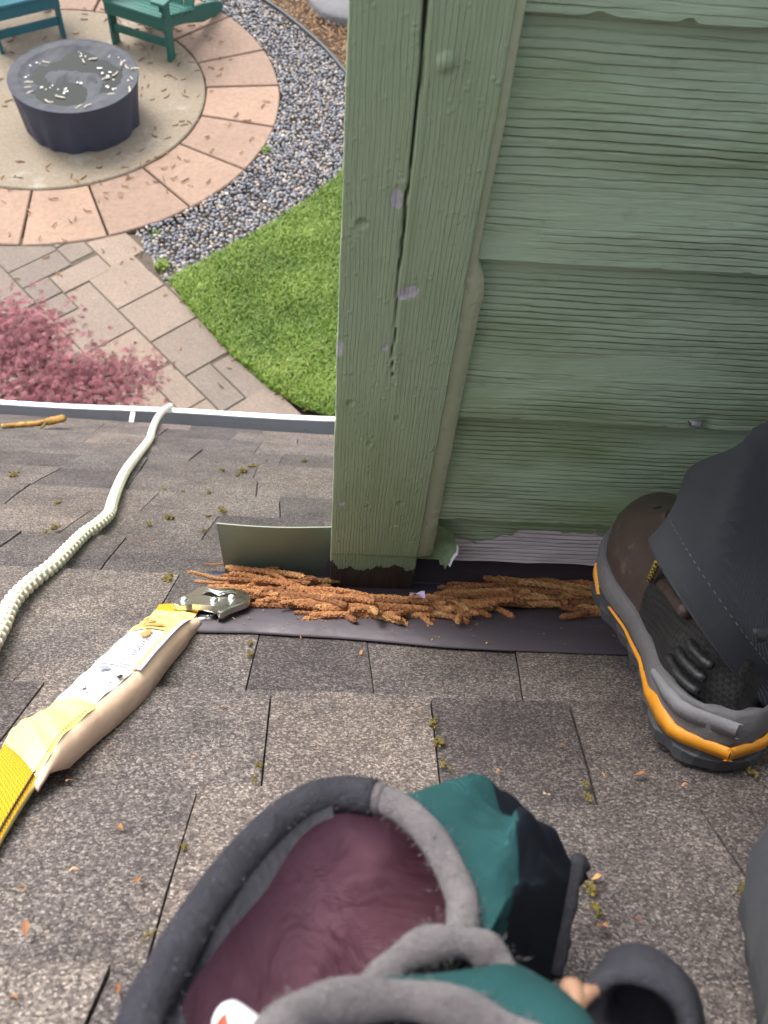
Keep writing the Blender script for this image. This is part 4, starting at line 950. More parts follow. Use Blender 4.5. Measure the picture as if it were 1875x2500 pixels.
# seam and ragged fabric end
P = [eT*(1-t)+eB*t+nrm*(.012*math.sin(t*math.pi)+.004) for t in np.linspace(-.03, 1.03, 24)]; V, F = tube(P, .0042*(1+.4*rng.random(24)), 9, up=nrm); obj('end_seam', V, F, MAT['bindingd'], pch, smooth=True)
P = [eT+np.array([.012, -.004, -.002])*q+nrm*.004*math.sin(q*4) for q in np.linspace(-.3, .5, 8)]; V, F = tube(P, [.004, .006, .007, .006, .007, .005, .003, .001], 9); obj('frayed_corner', V, F, MAT['bindingd'], pch, smooth=True)
st = MB()
for dq in (.040, .052):
    for i in range(30):
        t = .04+.9*i/30; a0 = eT*(1-t)+eB*t; tow = (A[54]*.5+A[40]*.5-eM); tow /= np.linalg.norm(tow)
        p0 = a0+tow*dq+nrm*(.020*math.sin(t*math.pi)+.012); p1 = (eT*(1-t-.02)+eB*(t+.02))+tow*dq+nrm*(.020*math.sin(t*math.pi)+.012)
        V, F = tube([p0, p1], .0005, 5); st.add(V, F)
st.build('stitching', MAT['bootgrey2'], pch)
# front pocket with its own bindings
def curve3(pts, n): return spline(np.array([at(*p) for p in pts]), n)
Cc = curve3([(805, 2160, .335), (840, 2098, .338), (895, 2055, .342), (965, 2037, .346), (1030, 2045, .350), (1075, 2080, .350), (1105, 2140, .345)], 40)
Dd = curve3([(540, 2320, .295), (610, 2215, .300), (690, 2172, .306), (790, 2160, .312), (900, 2162, .318), (1010, 2190, .322), (1100, 2235, .322), (1180, 2280, .318), (1260, 2350, .31)], 60)
V, F = tube(Cc, .0058*(1+.15*np.sin(np.arange(40)*.5)), 14, up=nrm); fpk = obj('pocket_binding', V, F, MAT['binding'], pch, smooth=True)
V, F = tube(Dd, .0062*(1+.10*np.sin(np.arange(60)*.4)), 14, up=nrm); obj('pocket_binding', V, F, MAT['binding'], pch, smooth=True)
# dark pocket inside below the C arch and below the front rim
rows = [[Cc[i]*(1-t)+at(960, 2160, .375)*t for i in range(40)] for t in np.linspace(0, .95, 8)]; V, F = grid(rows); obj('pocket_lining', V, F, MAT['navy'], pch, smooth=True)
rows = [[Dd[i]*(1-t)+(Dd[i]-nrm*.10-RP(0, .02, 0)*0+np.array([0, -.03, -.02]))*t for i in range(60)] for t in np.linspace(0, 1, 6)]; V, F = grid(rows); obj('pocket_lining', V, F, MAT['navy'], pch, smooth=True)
top = curve3([(820, 2135, .336), (940, 2128, .342), (1040, 2100, .348), (1100, 2078, .352), (1170, 2110, .350), (1250, 2165, .345), (1310, 2250, .335)], 24); bot = np.array([Dd[int(i)] for i in np.linspace(22, 58, 24)])
rows = [top*(1-t)+bot*t+nrm*.006*math.sin(t*math.pi) for t in np.linspace(0, 1, 8)]; V, F = grid(rows); obj('pocket_panel', V, F, MAT['teal'], pch, smooth=True)
low = np.array([p-nrm*max(0, (p@nrm)-.014)+np.array([.01, 0, 0]) for p in top]); rows = [top*(1-t)+low*t for t in np.linspace(0, 1, 8)]; V, F = grid(rows); obj('pocket_panel', V, F, MAT['navy'], pch, smooth=True)
# rolled tool loop
c = at(1378, 2215, .36); ax = ray(1372, 2165)*.75+np.array([.25, .35, -.35]); ax /= np.linalg.norm(ax)
e1 = np.cross(ax, nrm); e1 /= np.linalg.norm(e1); e2 = np.cross(ax, e1); rows = []
for q, (r, zq) in enumerate([(.0100, .03), (.0105, .015), (.0112, .004), (.0135, -.003), (.0172, -.004), (.0195, .002), (.0200, .012), (.0195, .02), (.018, .032)]):
    rows.append([c+ax*zq+(r*(1+.05*math.sin(a*3+q)))*(math.cos(a)*e1*1.05+math.sin(a)*e2) for a in np.arange(28)*2*math.pi/28])
V, F = grid(rows, True, True); obj('tool_loop', V, F, MAT['bindingd'], pch, smooth=True)
V, F = tube(spline([at(1222, 2125, .352), at(1245, 2150, .348), at(1240, 2180, .346), at(1262, 2150, .35), at(1290, 2140, .352)], 14), [.0025, .0035, .004, .0032, .003, .003, .003, .003, .003, .003, .003, .003, .002, .002], 9); obj('leather_tab', V, F, MAT['tan'], pch, smooth=True)
for i, (a, b, d) in enumerate([(1062, 1920, .41)]):
    V, F = tube([at(a, b, d), at(a+4, b+6, d)], .0012, 6); obj('rivet_dot', V, F, MAT['white'], pch)
# lint standing off the bindings
Rl = np.random.default_rng(3); LV = []; LF = []
for crv, rad, cnt_ in ((A, .0068, 5200), (Cc, .0058, 1500), (Dd, .0062, 2200)):
    for _ in range(cnt_):
        c0 = crv[Rl.integers(len(crv))]+Rl.normal(0, .0015, 3); d0 = Rl.normal(0, 1, 3); d0 /= np.linalg.norm(d0); b0 = c0+d0*rad*.9; t0 = b0+d0*Rl.uniform(.0006, .0022)+Rl.normal(0, .0009, 3); q0 = np.cross(d0, Rl.normal(0, 1, 3)); q0 = q0/np.linalg.norm(q0)*.00022
        k0 = len(LV); LV += [b0-q0, b0+q0, t0]; LF.append((k0, k0+1, k0+2))
tag(obj('lint', LV, LF, MAT['binding'], pch), kind='stuff')
# marker standing in the pouch
mk = thing('marker', at(500, 2240, .31), 'white marker with a red band tucked in the pouch', 'marker')
V, F = tube(spline([at(488, 2206, .318), at(500, 2212, .316), at(560, 2260, .306), at(640, 2330, .298)], 10), [.0035, .0055, .006, .006, .006, .006, .006, .006, .006, .006], 14, up=nrm); obj('barrel', V, F, MAT['white'], mk, smooth=True)
V, F = tube(spline([at(488, 2212, .3135), at(520, 2246, .309), at(560, 2290, .3035)], 8), .0042, 12, up=nrm); obj('red_band', V, F, MAT['red'], mk, smooth=True)
# ================================================================== GARDEN
PC = np.array([-2.596, 6.83]); RI, RO = 1.285, 1.923
ang = lambda t: np.array([math.cos(math.radians(t)), math.sin(math.radians(t))])
big = 300
V = [(-big, -big, ZG-.07), (big, -big, ZG-.07), (big, big, ZG-.07), (-big, big, ZG-.07)]
tag(obj('ground', V, [(0, 1, 2, 3)], MAT['soil']), 'brown garden soil under the patio and planting', 'ground', kind='structure')
sl = [PC+ang(t)*RI for t in np.arange(0, 360, 4)]
V, F = prism(sl, ZG-.05, ZG+.006, .01)
pat = obj('patio', V, F, MAT['slab']); tag(pat, 'round concrete patio slab ringed with terracotta pavers', 'patio', kind='structure')
ja = [-85.6, -66.5, -46, -27.3, -8.8, 9.2, 26, 45, 65, 85]; x = 85
while x < 250: x += 18.8; ja.append(min(x, 274.4-9))
ja = [a for a in ja if a < 262]+[-85.6+360]
for a, b in zip(ja[:-1], ja[1:]):
    g = .35; n = 6; P = [PC+ang(t)*RO for t in np.linspace(a+g*.7, b-g*.7, n)]+[PC+ang(t)*(RI+.012) for t in np.linspace(b-g, a+g, n)]
    P = [p+rng.normal(0, .002, 2) for p in P]
    V, F = prism(P, ZG-.05, ZG+random.uniform(-.002, .004), .009); obj('paver', V, F, MAT['ring'], pat)
# path of rectangular pavers
pu = np.array([.678, -.735]); pv = np.array([.735, .678]); CELL = .2035
V = []
pth = obj('path', [(-5.2, 2.2, ZG-.014), (.4, 2.2, ZG-.014), (-1.30, 4.72, ZG-.014), (-1.55, 5.12, ZG-.014), (-2.6, 4.98, ZG-.014), (-5.2, 5.6, ZG-.014)], [(0, 1, 2, 3, 4, 5)], MAT['sand']); tag(pth, 'grey brown paver path between the round patio and the house', 'path', kind='structure')
def clip(P, n, d):
    out = []
    for i in range(len(P)):
        a, b = P[i], P[(i+1) % len(P)]; da, db = a@n-d, b@n-d
        if da >= 0: out.append(a)
        if (da < 0) != (db < 0): out.append(a+(b-a)*(da/(da-db)))
    return out
occ = {}
R_ = random.Random(5)
for j in range(-16, 9):
    for i in range(-34, 8):
        if (i, j) in occ: continue
        opts = [(2, 1), (2, 1), (2, 1), (2, 2), (1, 1), (2, 2), (1, 2)]; R_.shuffle(opts)
        for (w1, h1) in opts+[(1, 1)]:
            if all((i+a, j+b) not in occ for a in range(w1) for b in range(h1)): break
        for a in range(w1):
            for b in range(h1): occ[(i+a, j+b)] = 1
        u0 = i*CELL+.02*(j % 3); v0 = 1.105+j*CELL; gp = .004
        P = [pu*(u0+gp-2.65+2.65)+pv*(v0+gp), pu*(u0+w1*CELL-gp)+pv*(v0+gp), pu*(u0+w1*CELL-gp)+pv*(v0+h1*CELL-gp), pu*(u0+gp)+pv*(v0+h1*CELL-gp)]
        c = sum(P)/4
        if c[1] < 2.6 or c[0] < -4.6: continue
        cv = c@pv
        if cv > (2.32 if c[1] > 4.6 else 2.26) or c[1] > 5.9: continue
        dirn = (c-PC)/np.linalg.norm(c-PC)
        if np.linalg.norm(c-PC) < RO-.4: continue
        P = clip(P, dirn, dirn@PC+RO+.008)
        if c[1] > 4.55: P = clip(P, -pv, -2.215)
        if len(P) < 3: continue
        c2 = sum(P)/len(P)
        if np.linalg.norm(c2-P[0]) < .03: continue
        V, F = prism(P, ZG-.06, ZG-.004+R_.uniform(-.003, .002), .006); obj('paver', V, F, MAT['path'], pth)
def inside(poly, x, y):
    c = False; n = len(poly); j = n-1
    for i in range(n):
        if (poly[i][1] > y) != (poly[j][1] > y) and x < (poly[j][0]-poly[i][0])*(y-poly[i][1])/(poly[j][1]-poly[i][1])+poly[i][0]: c = not c
        j = i
    return c
lawn_top = [(-1.31, 4.60), (-1.15, 4.76), (-.96, 4.95), (-.57, 5.33), (-.11, 5.93), (.2, 6.5), (.5, 7.2)]
lawn_left = [(-1.31, 4.60), (-1.20, 4.44), (-1.09, 4.29), (-.79, 3.91), (-.51, 3.63), (-.29, 3.48), (-.07, 3.40), (.4, 3.28), (1.2, 3.2), (2.4, 3.2)]
lawn_poly = lawn_top[::-1]+lawn_left[1:]+[(2.6, 7.2)]
V = [(x, y, ZG+.004) for x, y in lawn_poly]; lw = obj('lawn', V, [tuple(range(len(V)))], MAT['lawnsoil']); tag(lw, 'bright green lawn beside the pebble bed', 'lawn', kind='structure')
# grass
def scatter(poly, n, xr, yr, seed):
    R = np.random.default_rng(seed); out = []
    while len(out) < n:
        x, y = R.uniform(*xr), R.uniform(*yr)
        if inside(poly, x, y): out.append((x, y))
    return np.array(out)
P = np.vstack([scatter(lawn_poly, 42000, (-1.35, .25), (3.25, 6.6), 3), scatter(lawn_poly, 12000, (.1, 2.6), (3.2, 7.2), 4)]); n = len(P)
R = np.random.default_rng(8); cl = fbm(P[:, 0]*3.5, P[:, 1]*3.5, 6, 4)
hh = R.uniform(.028, .062, n)*(1+1.2*cl); az = R.uniform(0, 6.28, n)*.6+4*fbm(P[:, 0]*5, P[:, 1]*5, 9, 2); ln = R.uniform(.2, 1.0, n); wd = R.uniform(.0022, .0045, n)
d = np.c_[np.cos(az), np.sin(az)]; q = np.c_[-d[:, 1], d[:, 0]]; b = np.c_[P, np.full(n, ZG+.003)]
mid = b.copy(); mid[:, :2] += d*(hh*ln*.35)[:, None]; mid[:, 2] += hh*.6; tip = b.copy(); tip[:, :2] += d*(hh*ln)[:, None]; tip[:, 2] += hh*(1-.25*ln)
qw = np.c_[q*wd[:, None], np.zeros(n)]
V = np.stack([b-qw, b+qw, mid+qw*.8, mid-qw*.8, tip], 1).reshape(-1, 3); i = np.arange(n)*5
F = np.stack([i, i+1, i+2, i+3], 1).tolist()+np.stack([i+3, i+2, i+4], 1).tolist()
gr = obj('grass', V, F, MAT['grass']); tag(gr, 'short bright green grass blades covering the lawn', 'grass', kind='stuff')
tint = np.clip(.45+.9*cl+R.normal(0, .16, n), 0, .92); tint[R.random(n) < .02] = 1; fattr(gr, 'tint', np.repeat(tint, 5))
# pebbles
hose_xy = spline(np.array([(-2.2, 9.55), (-1.6, 9.1), (-.98, 8.55), (-.70, 8.26), (-.37, 7.83), (-.14, 7.44), (.08, 7.0), (.28, 6.55)]), 60)
peb_poly = [(-1.60, 5.06), (-1.43, 4.76), (-1.33, 4.60)]+lawn_top[1:6]+[(.24, 6.6)]+[tuple(p) for p in hose_xy[::-4]]+[(-2.6, 9.2), (-2.6, 7.0)]
V = [(x, y, ZG-.028) for x, y in peb_poly]
R = np.random.default_rng(21); t_ = (1+5**.5)/2
ico = np.array([(-1, t_, 0), (1, t_, 0), (-1, -t_, 0), (1, -t_, 0), (0, -1, t_), (0, 1, t_), (0, -1, -t_), (0, 1, -t_), (t_, 0, -1), (t_, 0, 1), (-t_, 0, -1), (-t_, 0, 1)])/math.sqrt(1+t_*t_)
icf = [(0, 11, 5), (0, 5, 1), (0, 1, 7), (0, 7, 10), (0, 10, 11), (1, 5, 9), (5, 11, 4), (11, 10, 2), (10, 7, 6), (7, 1, 8), (3, 9, 4), (3, 4, 2), (3, 2, 6), (3, 6, 8), (3, 8, 9), (4, 9, 5), (2, 4, 11), (6, 2, 10), (8, 6, 7), (9, 8, 1)]
ed = {}; iv = [tuple(v) for v in ico]; f2 = []
def midp(a, b):
    k_ = (min(a, b), max(a, b))
    if k_ not in ed: m_ = (np.array(iv[a])+np.array(iv[b]))/2; m_ /= np.linalg.norm(m_); ed[k_] = len(iv); iv.append(tuple(m_))
    return ed[k_]
for a, b, c in icf:
    x1, y1, z1 = midp(a, b), midp(b, c), midp(c, a); f2 += [(a, x1, z1), (x1, b, y1), (z1, y1, c), (x1, y1, z1)]
iv = np.array(iv); f2 = np.array(f2)
cells = {}; pts = []
tries = 0
while tries < 60000:
    tries += 1; x, y = R.uniform(-2.1, .35), R.uniform(4.55, 9.2)
    if math.hypot(x-PC[0], y-PC[1]) < RO+.012 or not inside(peb_poly, x, y): continue
    kx, ky = int(x/.03), int(y/.03); ok = True
    for a in (-1, 0, 1):
        for b in (-1, 0, 1):
            for (qx, qy) in cells.get((kx+a, ky+b), ()):
                if (qx-x)**2+(qy-y)**2 < .024**2: ok = False
    if ok: cells.setdefault((kx, ky), []).append((x, y)); pts.append((x, y))
pts = np.array(pts); n = len(pts); print('pebbles', n)
sx = R.uniform(.013, .0235, n); sy = sx*R.uniform(.55, .9, n); szz = sx*R.uniform(.4, .65, n); az = R.uniform(0, 6.28, n); tl_ = R.normal(0, .35, n)
V = iv[None]*np.stack([sx, sy, szz], 1)[:, None]; V = V*(1+.07*R.normal(0, 1, V.shape[:2])[..., None])
ct, st_ = np.cos(tl_)[:, None], np.sin(tl_)[:, None]; V = np.stack([V[..., 0]*ct-V[..., 2]*st_, V[..., 1], V[..., 0]*st_+V[..., 2]*ct], -1)
ca, sa = np.cos(az)[:, None], np.sin(az)[:, None]; V = np.stack([V[..., 0]*ca-V[..., 1]*sa+pts[:, :1], V[..., 0]*sa+V[..., 1]*ca+pts[:, 1:], V[..., 2]+(ZG-.012+R.uniform(-.006, .008, n))[:, None]], -1)
F = (f2[None]+(np.arange(n)*len(iv))[:, None, None]).reshape(-1, 3)
pb = obj('pebbles', V.reshape(-1, 3), F.tolist(), MAT['pebble'], smooth=True); tag(pb, 'bed of grey river pebbles curving round the patio', 'pebbles', kind='stuff')
fattr(pb, 'tint', np.repeat(np.clip(R.beta(2, 2.6, n), 0, 1), len(iv)))
# edging hose
hp = np.c_[hose_xy, np.full(60, ZG+.012)]; V, F = tube(hp, .017, 10); tag(obj('hose', V, F, MAT['hose'], smooth=True), 'black hose edging between the pebbles and the bark mulch', 'hose')
# bark mulch: flakes
mp = [tuple(p) for p in hose_xy]+[(.8, 6.6), (2.0, 7.4), (2.0, 10.4), (-2.2, 10.4)]
P = scatter(mp, 9000, (-2.0, .9), (6.6, 9.8), 31); n = len(P); az = R.uniform(0, 6.28, n); L_ = R.uniform(.008, .026, n); W_ = R.uniform(.003, .007, n); ti = R.normal(0, .35, n)
d = np.c_[np.cos(az)*np.cos(ti), np.sin(az)*np.cos(ti), np.sin(ti)]*L_[:, None]; qv = np.c_[-np.sin(az), np.cos(az), R.normal(0, .3, n)]*W_[:, None]; b = np.c_[P, ZG-.01+R.uniform(0, .03, n)]
V = np.stack([b-d-qv, b+d-qv, b+d*.9+qv, b-d*1.1+qv, b-d*.2+np.array([0, 0, .005])], 1).reshape(-1, 3); i = np.arange(n)*5
F = np.stack([i, i+1, i+4], 1).tolist()+np.stack([i+1, i+2, i+4], 1).tolist()+np.stack([i+2, i+3, i+4], 1).tolist()+np.stack([i+3, i, i+4], 1).tolist()
mu = obj('bark_mulch', V, F, MAT['mulch']); tag(mu, 'brown bark mulch strewn beyond the black hose', 'mulch', kind='stuff'); fattr(mu, 'tint', np.repeat(R.random(n), 5))
# flat grey stone in the mulch
sp = [(-.52, 8.75), (-.50, 8.50), (-.40, 8.30), (-.25, 8.20), (.05, 8.16), (.35, 8.3), (.45, 8.7), (.1, 9.0), (-.3, 9.0)]
P = cspline(np.array(sp), 40); rows = [np.c_[P, np.full(40, ZG-.06)], np.c_[P, np.full(40, ZG+.05)], np.c_[P.mean(0)+(P-P.mean(0))*.93, ZG+.075+.012*fbm(P[:, 0]*6, P[:, 1]*6, 2)], np.c_[P.mean(0)+(P-P.mean(0))*.5, ZG+.085+.012*fbm(P[:, 0]*9, P[:, 1]*9, 2)]]
V, F = grid(rows, True, False, True); tag(obj('stone', V, F, MAT['stone'], smooth=True), 'flat grey stone set in the bark mulch', 'stone')
# fire pit under its cover
fp_ = np.array([-2.272, 6.47]); RT = .507; HT = .395
pit = thing('fire_pit', (*fp_, ZG+.006), 'round fire pit under a dark cover with a puddle on top', 'fire pit')
k = 120; a = np.arange(k)*2*math.pi/k; rows = []
for t in np.linspace(0, 1, 14):
    rad = RT*(.905+.095*t)*(1+.008*(1-t)**.8*np.sin(a*7+1+.6*np.sin(a*2))+.05*(1-t)**.7*fbm(a*4, a*0+t*.4, 3, 3)*2+.012*np.sin(a*17+2)*(1-t)+.012*fbm(a*6, a*0+t*3, 31, 3)*2*(t < .97))
    z = ZG+.006+HT*t+ (0.012*np.sin(a*5)+.008*np.sin(a*11))*(t < .01)*0
    rows.append(np.c_[fp_[0]+np.cos(a)*rad, fp_[1]+np.sin(a)*rad, np.full(k, z)+.004*fbm(a*3, a*0, 8)*t])
V, F = grid(rows, True); obj('cover_skirt', V, F, MAT['cover'], pit, smooth=True)
for aa in (-1.02, .9, 2.6, -2.3):
    P = [np.array([fp_[0]+math.cos(aa)*RT*(.905+.095*t+.004), fp_[1]+math.sin(aa)*RT*(.905+.095*t+.004), ZG+.01+HT*t]) for t in np.linspace(0, 1, 10)]; V, F = tube(P, .0035, 6, up=(1, 0, 0)); obj('cover_seam', V, F, MAT['cover'], pit, smooth=True)
rows = []; rs = np.linspace(1, 0, 46)
def topz(x, y, q):
    dz = -.055*np.clip(1-(q/.84)**2, 0, 1)**.7+.055*fbm(x*5.5+3, y*3.2+1, 14, 4)*2*np.clip(1-q, 0, 1)**.5
    dz = dz+.045*np.exp(-((x+.02)/.19)**2-((y-.02)/.10)**2)+.008*np.sin(np.arctan2(y, x)*26)*np.clip((q-.7)/.3, 0, 1)*np.clip(1-q, 0, 1)*6
    return dz
for q in rs:
    x, y = np.cos(a)*RT*q, np.sin(a)*RT*q; rows.append(np.c_[fp_[0]+x, fp_[1]+y, ZG+.006+HT+.004*fbm(a*3, a*0, 8)*q+topz(x, y, q)])
V, F = grid(rows, True); obj('cover_top', V, F, MAT['covertop'], pit, smooth=True)
V, F = tube([(*(fp_+RT*np.array([math.cos(t), math.sin(t)])), ZG+.006+HT-.004) for t in np.linspace(0, 2*math.pi, 100)], .006, 8); obj('cover_hem', V, F, MAT['cover'], pit, smooth=True)
wz = ZG+.006+HT-.030
wd_ = obj('puddle', [(fp_[0]+math.cos(t)*RT*.87, fp_[1]+math.sin(t)*RT*.87, wz) for t in np.arange(64)*math.pi/32], [tuple(range(64))], MAT['water']); tag(wd_, 'dark rain water pooled on the fire pit cover', 'water')
DRY = [catkin_mesh('dry_catkin', random.uniform(.05, .09), .0042, random.choice([10, 18, 30, 40]), MAT['dry'], k=6, step=.006, seed=100+i, bumpy=.12) for i in range(14)]
PAL = []
for i in range(4):
    me = catkin_mesh('dry_catkin', random.uniform(.05, .10), .006, 26, MAT['paleleaf'], k=6, step=.006, seed=200+i, bumpy=.12); PAL.append(me)
def bit_mesh(seed):
    R = np.random.default_rng(seed); kk_ = 7; V = [(0, 0, .004)]+[(math.cos(t)*.014*R.uniform(.5, 1.1), math.sin(t)*.011*R.uniform(.5, 1.1), R.uniform(0, .004)) for t in np.arange(kk_)*2*math.pi/kk_]
    me = bpy.data.meshes.new('white_fleck'); me.from_pydata([list(v) for v in V], [], [(0, j+1, (j+1) % kk_+1) for j in range(kk_)]); me.materials.append(MAT['whitebit']); return me
BIT = [bit_mesh(i) for i in range(5)]  # white flecks that stand in for foam and sky reflections on the water
def place(me, name, p, rz, sc=1, rx_=0):
    o = bpy.data.objects.new(name, me); COL.objects.link(o); o.location = p; o.rotation_euler = (rx_, 0, rz); o.scale = (sc, sc, sc); return o
R = np.random.default_rng(77)
cl = [(175, 125), (180, 118), (185, 122), (240, 125), (262, 130), (270, 137), (210, 150), (220, 160), (285, 165), (280, 180), (90, 192), (105, 198), (120, 188), (150, 195), (230, 190), (250, 195), (65, 145), (80, 140), (140, 205), (170, 185), (245, 170), (60, 165)]
for (px_, py_) in cl:
    for _ in range(2):
        p = on_ground(px_+R.normal(0, 5), py_+R.normal(0, 3), ZG+HT-.03); x, y = p[0]-fp_[0], p[1]-fp_[1]; q = math.hypot(x, y)/RT
        if q > .86: continue
        z = max(wz+.001, ZG+.006+HT+float(topz(np.array(x), np.array(y), q)))+.002
        tag(place(BIT[R.integers(5)], 'white_fleck', (p[0], p[1], z), R.uniform(0, 6), R.uniform(.4, 1.2)), 'white fleck standing in for foam and reflected sky in the fire pit puddle', 'petal', 'white flecks on the cover')
for (px_, py_) in [(62, 178), (65, 200), (106, 220), (170, 236), (190, 237), (100, 135), (180, 132), (275, 150), (300, 155), (285, 175), (305, 205), (250, 160), (265, 140), (200, 128), (230, 170), (130, 210), (60, 190), (240, 205)]:
    p = on_ground(px_, py_, ZG+HT-.02); x, y = p[0]-fp_[0], p[1]-fp_[1]; q = min(.97, math.hypot(x, y)/RT); p[:2] = fp_+np.array([x, y])/max(1e-6, math.hypot(x, y))*q*RT
    z = max(wz+.003, ZG+.006+HT+float(topz(np.array(x), np.array(y), q)))+.004
    tag(place(PAL[R.integers(4)], 'pale_catkin', (p[0], p[1], z), R.uniform(0, 6), R.uniform(.7, 1.2)), 'pale tan catkin lying on the fire pit cover', 'catkin', 'pale catkins on the cover')
# chairs
def chair(mid, xa, mat, label):
    xa = np.array([*xa, 0.]); xa /= np.linalg.norm(xa); ya = np.array([xa[1], -xa[0], 0.]); za = np.array([0, 0, 1.]); base = np.array([*mid, ZG+.006])
    ch = thing('adirondack_chair', base, label, 'chair', 'garden chairs round the fire pit'); Rm = np.array([xa, ya, za])
    W = lambda x, y, z: base+xa*x+ya*y+za*z
    def bx(name, c, dims, rot=0, b=.004):
        c_, s_ = math.cos(rot), math.sin(rot); ax = np.array([xa, ya*c_+za*s_, -ya*s_+za*c_]); V, F = box(W(*c), ax, dims, b); return obj(name, V, F, mat, ch)
    for s in (-1, 1):
        bx('leg', (s*.285, -.02, .28), (.030, .095, .56)); 
        bx('arm', (s*.315, -.22, .575), (.135, .72, .028)); bx('arm_bracket', (s*.262, -.01, .50), (.018, .09, .12))
        # side stringer runs from the front apron down to the ground behind
        pr = [(.03, .40), (.03, .30), (-.30, .19), (-.62, .05), (-.86, 0.0), (-.98, .0), (-1.0, .05), (-.86, .13), (-.62, .215), (-.30, .305)]
        rows = [[W(s*.262+dx, y, z) for y, z in pr] for dx in (-.014, .014)]; V, F = grid(rows, True, True, True); obj('stringer', V, F, mat, ch)
    bx('apron', (0, .035, .345), (.60, .026, .105)); bx('stretcher', (0, -.005, .155), (.54, .026, .07))
    for i in range(6):
        y = .03-.092*i; bx('seat_slat', (0, y, .405-.031*i*1.0), (.585, .084, .024), .32)
    for i in range(5):
        x = (i-2)*.112; L = .82-.05*abs(i-2)**1.6; rows = []
        for t in np.linspace(0, 1, 5):
            y = -.46-.36*t*L/.8; z = .24+.74*t*L/.8*1.0; hw = (.047+.006*t); rows.append([W(x*(1+.12*t)-hw, y, z), W(x*(1+.12*t)+hw, y, z), W(x*(1+.12*t)+hw, y-.022, z-.01), W(x*(1+.12*t)-hw, y-.022, z-.01)])
        V, F = grid(rows, True, True, True); obj('back_slat', V, F, mat, ch)
    bx('back_rail', (0, -.60, .50), (.66, .03, .07), .4); bx('back_rail', (0, -.76, .80), (.60, .03, .06), .4)
    return ch
chair((-1.935, 7.50), (.53, -.22), MAT['chairg'], 'dark green slatted garden chair standing beyond the covered fire pit')
chair((-2.90, 7.50), (.50, .32), MAT['chairb'], 'blue green slatted garden chair with its back to the patio edge')
# dry catkins on the paving
R = np.random.default_rng(5); cnt = 0
dense = [(R.uniform(0, 450), R.uniform(0, 410)) for _ in range(150)]+[(R.uniform(300, 600), R.uniform(60, 420)) for _ in range(50)]+[(R.uniform(0, 500), R.uniform(400, 560)) for _ in range(30)]+[(R.normal(300, 40), R.normal(40, 30)) for _ in range(30)]
for (a_, b_) in dense:
    p = on_ground(a_, b_, ZG+.01); r = math.hypot(p[0]-PC[0], p[1]-PC[1])
    if r > RO-.05 and p[1] > 5.1 or math.hypot(p[0]-fp_[0], p[1]-fp_[1]) < .53: continue
    if r > RO and (p[:2]@pv) > 2.1: continue
    tag(place(DRY[R.integers(14)], 'dry_catkin', (p[0], p[1], ZG+(.012 if r < RO else .004)), R.uniform(0, 6.28), R.uniform(.7, 1.2)), 'dry brown catkin lying on the round patio paving', 'catkin', 'catkins fallen on the patio')
edge_pts = [(355, 585), (372, 596), (360, 600), (350, 588), (470, 735), (490, 760), (505, 775), (480, 745), (430, 700), (600, 850), (615, 860), (640, 868), (590, 835), (660, 885), (545, 800), (395, 650), (330, 535), (325, 520), (340, 555)]
for (a_, b_) in edge_pts+[(R.uniform(0, 600), R.uniform(560, 860)) for _ in range(40)]:
    p = on_ground(a_, b_, ZG+.004)
    if (p[:2]@pv) > 2.2: p[:2] -= pv*((p[:2]@pv)-2.16)
    tag(place(DRY[R.integers(14)], 'dry_catkin', (p[0], p[1], ZG+.004), R.uniform(0, 6.28), R.uniform(.6, 1.05)), 'dry brown catkin lying on the rectangular path pavers', 'catkin', 'catkins fallen on the path')
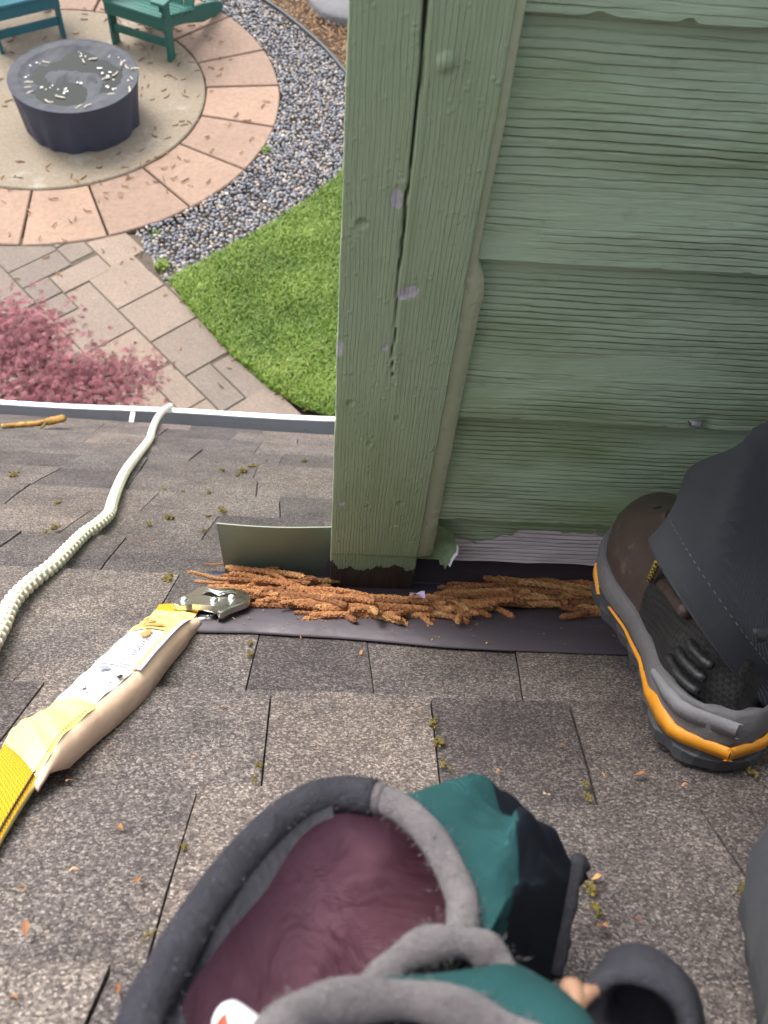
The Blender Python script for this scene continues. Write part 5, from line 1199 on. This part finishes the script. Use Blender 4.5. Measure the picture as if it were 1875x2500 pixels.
# weeds at the pebble edge
def weed(p, n, h, label):
    V = []; F = []
    for i in range(n):
        az_ = R.uniform(0, 6.28); b = np.array([p[0]+R.normal(0, .02), p[1]+R.normal(0, .02), ZG-.01]); d = np.array([math.cos(az_), math.sin(az_), 0])*h*R.uniform(.2, .9); q = np.array([-math.sin(az_), math.cos(az_), 0])*.003; t = b+d+np.array([0, 0, h*R.uniform(.6, 1)]); k0 = len(V); V += [b-q, b+q, b+d*.4+np.array([0, 0, h*.6])+q, b+d*.4+np.array([0, 0, h*.6])-q, t]; F += [(k0, k0+1, k0+2, k0+3), (k0+3, k0+2, k0+4)]
    o = obj('grass_tuft', V, F, MAT['grass']); fattr(o, 'tint', np.repeat(R.uniform(.4, .95, n), 5)); tag(o, label, 'weed')
weed(on_ground(350, 578), 90, .07, 'small grass tuft at the pointed corner of the pebble bed'); weed(on_ground(577, 325), 40, .05, 'small grass tuft at the outer rim of the paver ring'); weed(on_ground(338, 505), 24, .035, 'tiny grass tuft in the pebbles next to the paver path')
# red laceleaf maple
mc = on_ground(-85, 935, -3.05); tr = np.array([mc[0], mc[1], ZG-.03])
mp_ = thing('maple_tree', tr, 'low red laceleaf maple growing below the gutter', 'tree')
V, F = tube(spline([tr, tr+np.array([.03, .02, .35]), mc+np.array([0, 0, -.15])], 12), np.linspace(.045, .025, 12), 10); obj('trunk', V, F, MAT['bark'], mp_, smooth=True)
R = np.random.default_rng(91); mb = MB(); lv_ = []; 
for b_ in range(40):
    az_ = R.uniform(0, 6.28); rr_ = R.uniform(.45, 1.0); end = mc+np.array([math.cos(az_)*.90*rr_, math.sin(az_)*.80*rr_, .30*math.sqrt(max(0, 1-rr_**2))*1.0+R.normal(0, .03)-.05*rr_]); st0 = mc+np.array([0, 0, -.18])
    C_ = spline([st0, st0*.55+end*.45+np.array([0, 0, .16]), end, end+np.array([math.cos(az_)*.10, math.sin(az_)*.10, -.10])], 14); V, F = tube(C_, np.linspace(.012, .002, 14), 5); mb.add(V, F)
    lv_.append(C_)
mb.build('limbs', MAT['bark'], mp_)
LV = []; LF = []; LT = []
for C_ in lv_:
    for _ in range(420):
        c = C_[R.integers(5, 14)]+R.normal(0, 1, 3)*np.array([.10, .10, .05]); az_ = R.uniform(0, 6.28); tn = np.clip(R.normal(.5, .22), 0, 1); dr = R.uniform(.1, .8); Ls = R.uniform(.028, .06)
        for l in np.linspace(-1.1, 1.1, 6):
            d = np.array([math.cos(az_+l), math.sin(az_+l), -dr])*Ls*(1-.25*abs(l)); q = np.array([-math.sin(az_+l), math.cos(az_+l), R.normal(0, .3)])*.0026; k0 = len(LV); LV += [c, c+d*.5+q, c+d, c+d*.5-q]; LF.append((k0, k0+1, k0+2, k0+3)); LT += [tn]*4
cr = obj('crown', LV, LF, MAT['maple'], mp_); fattr(cr, 'tint', np.array(LT))
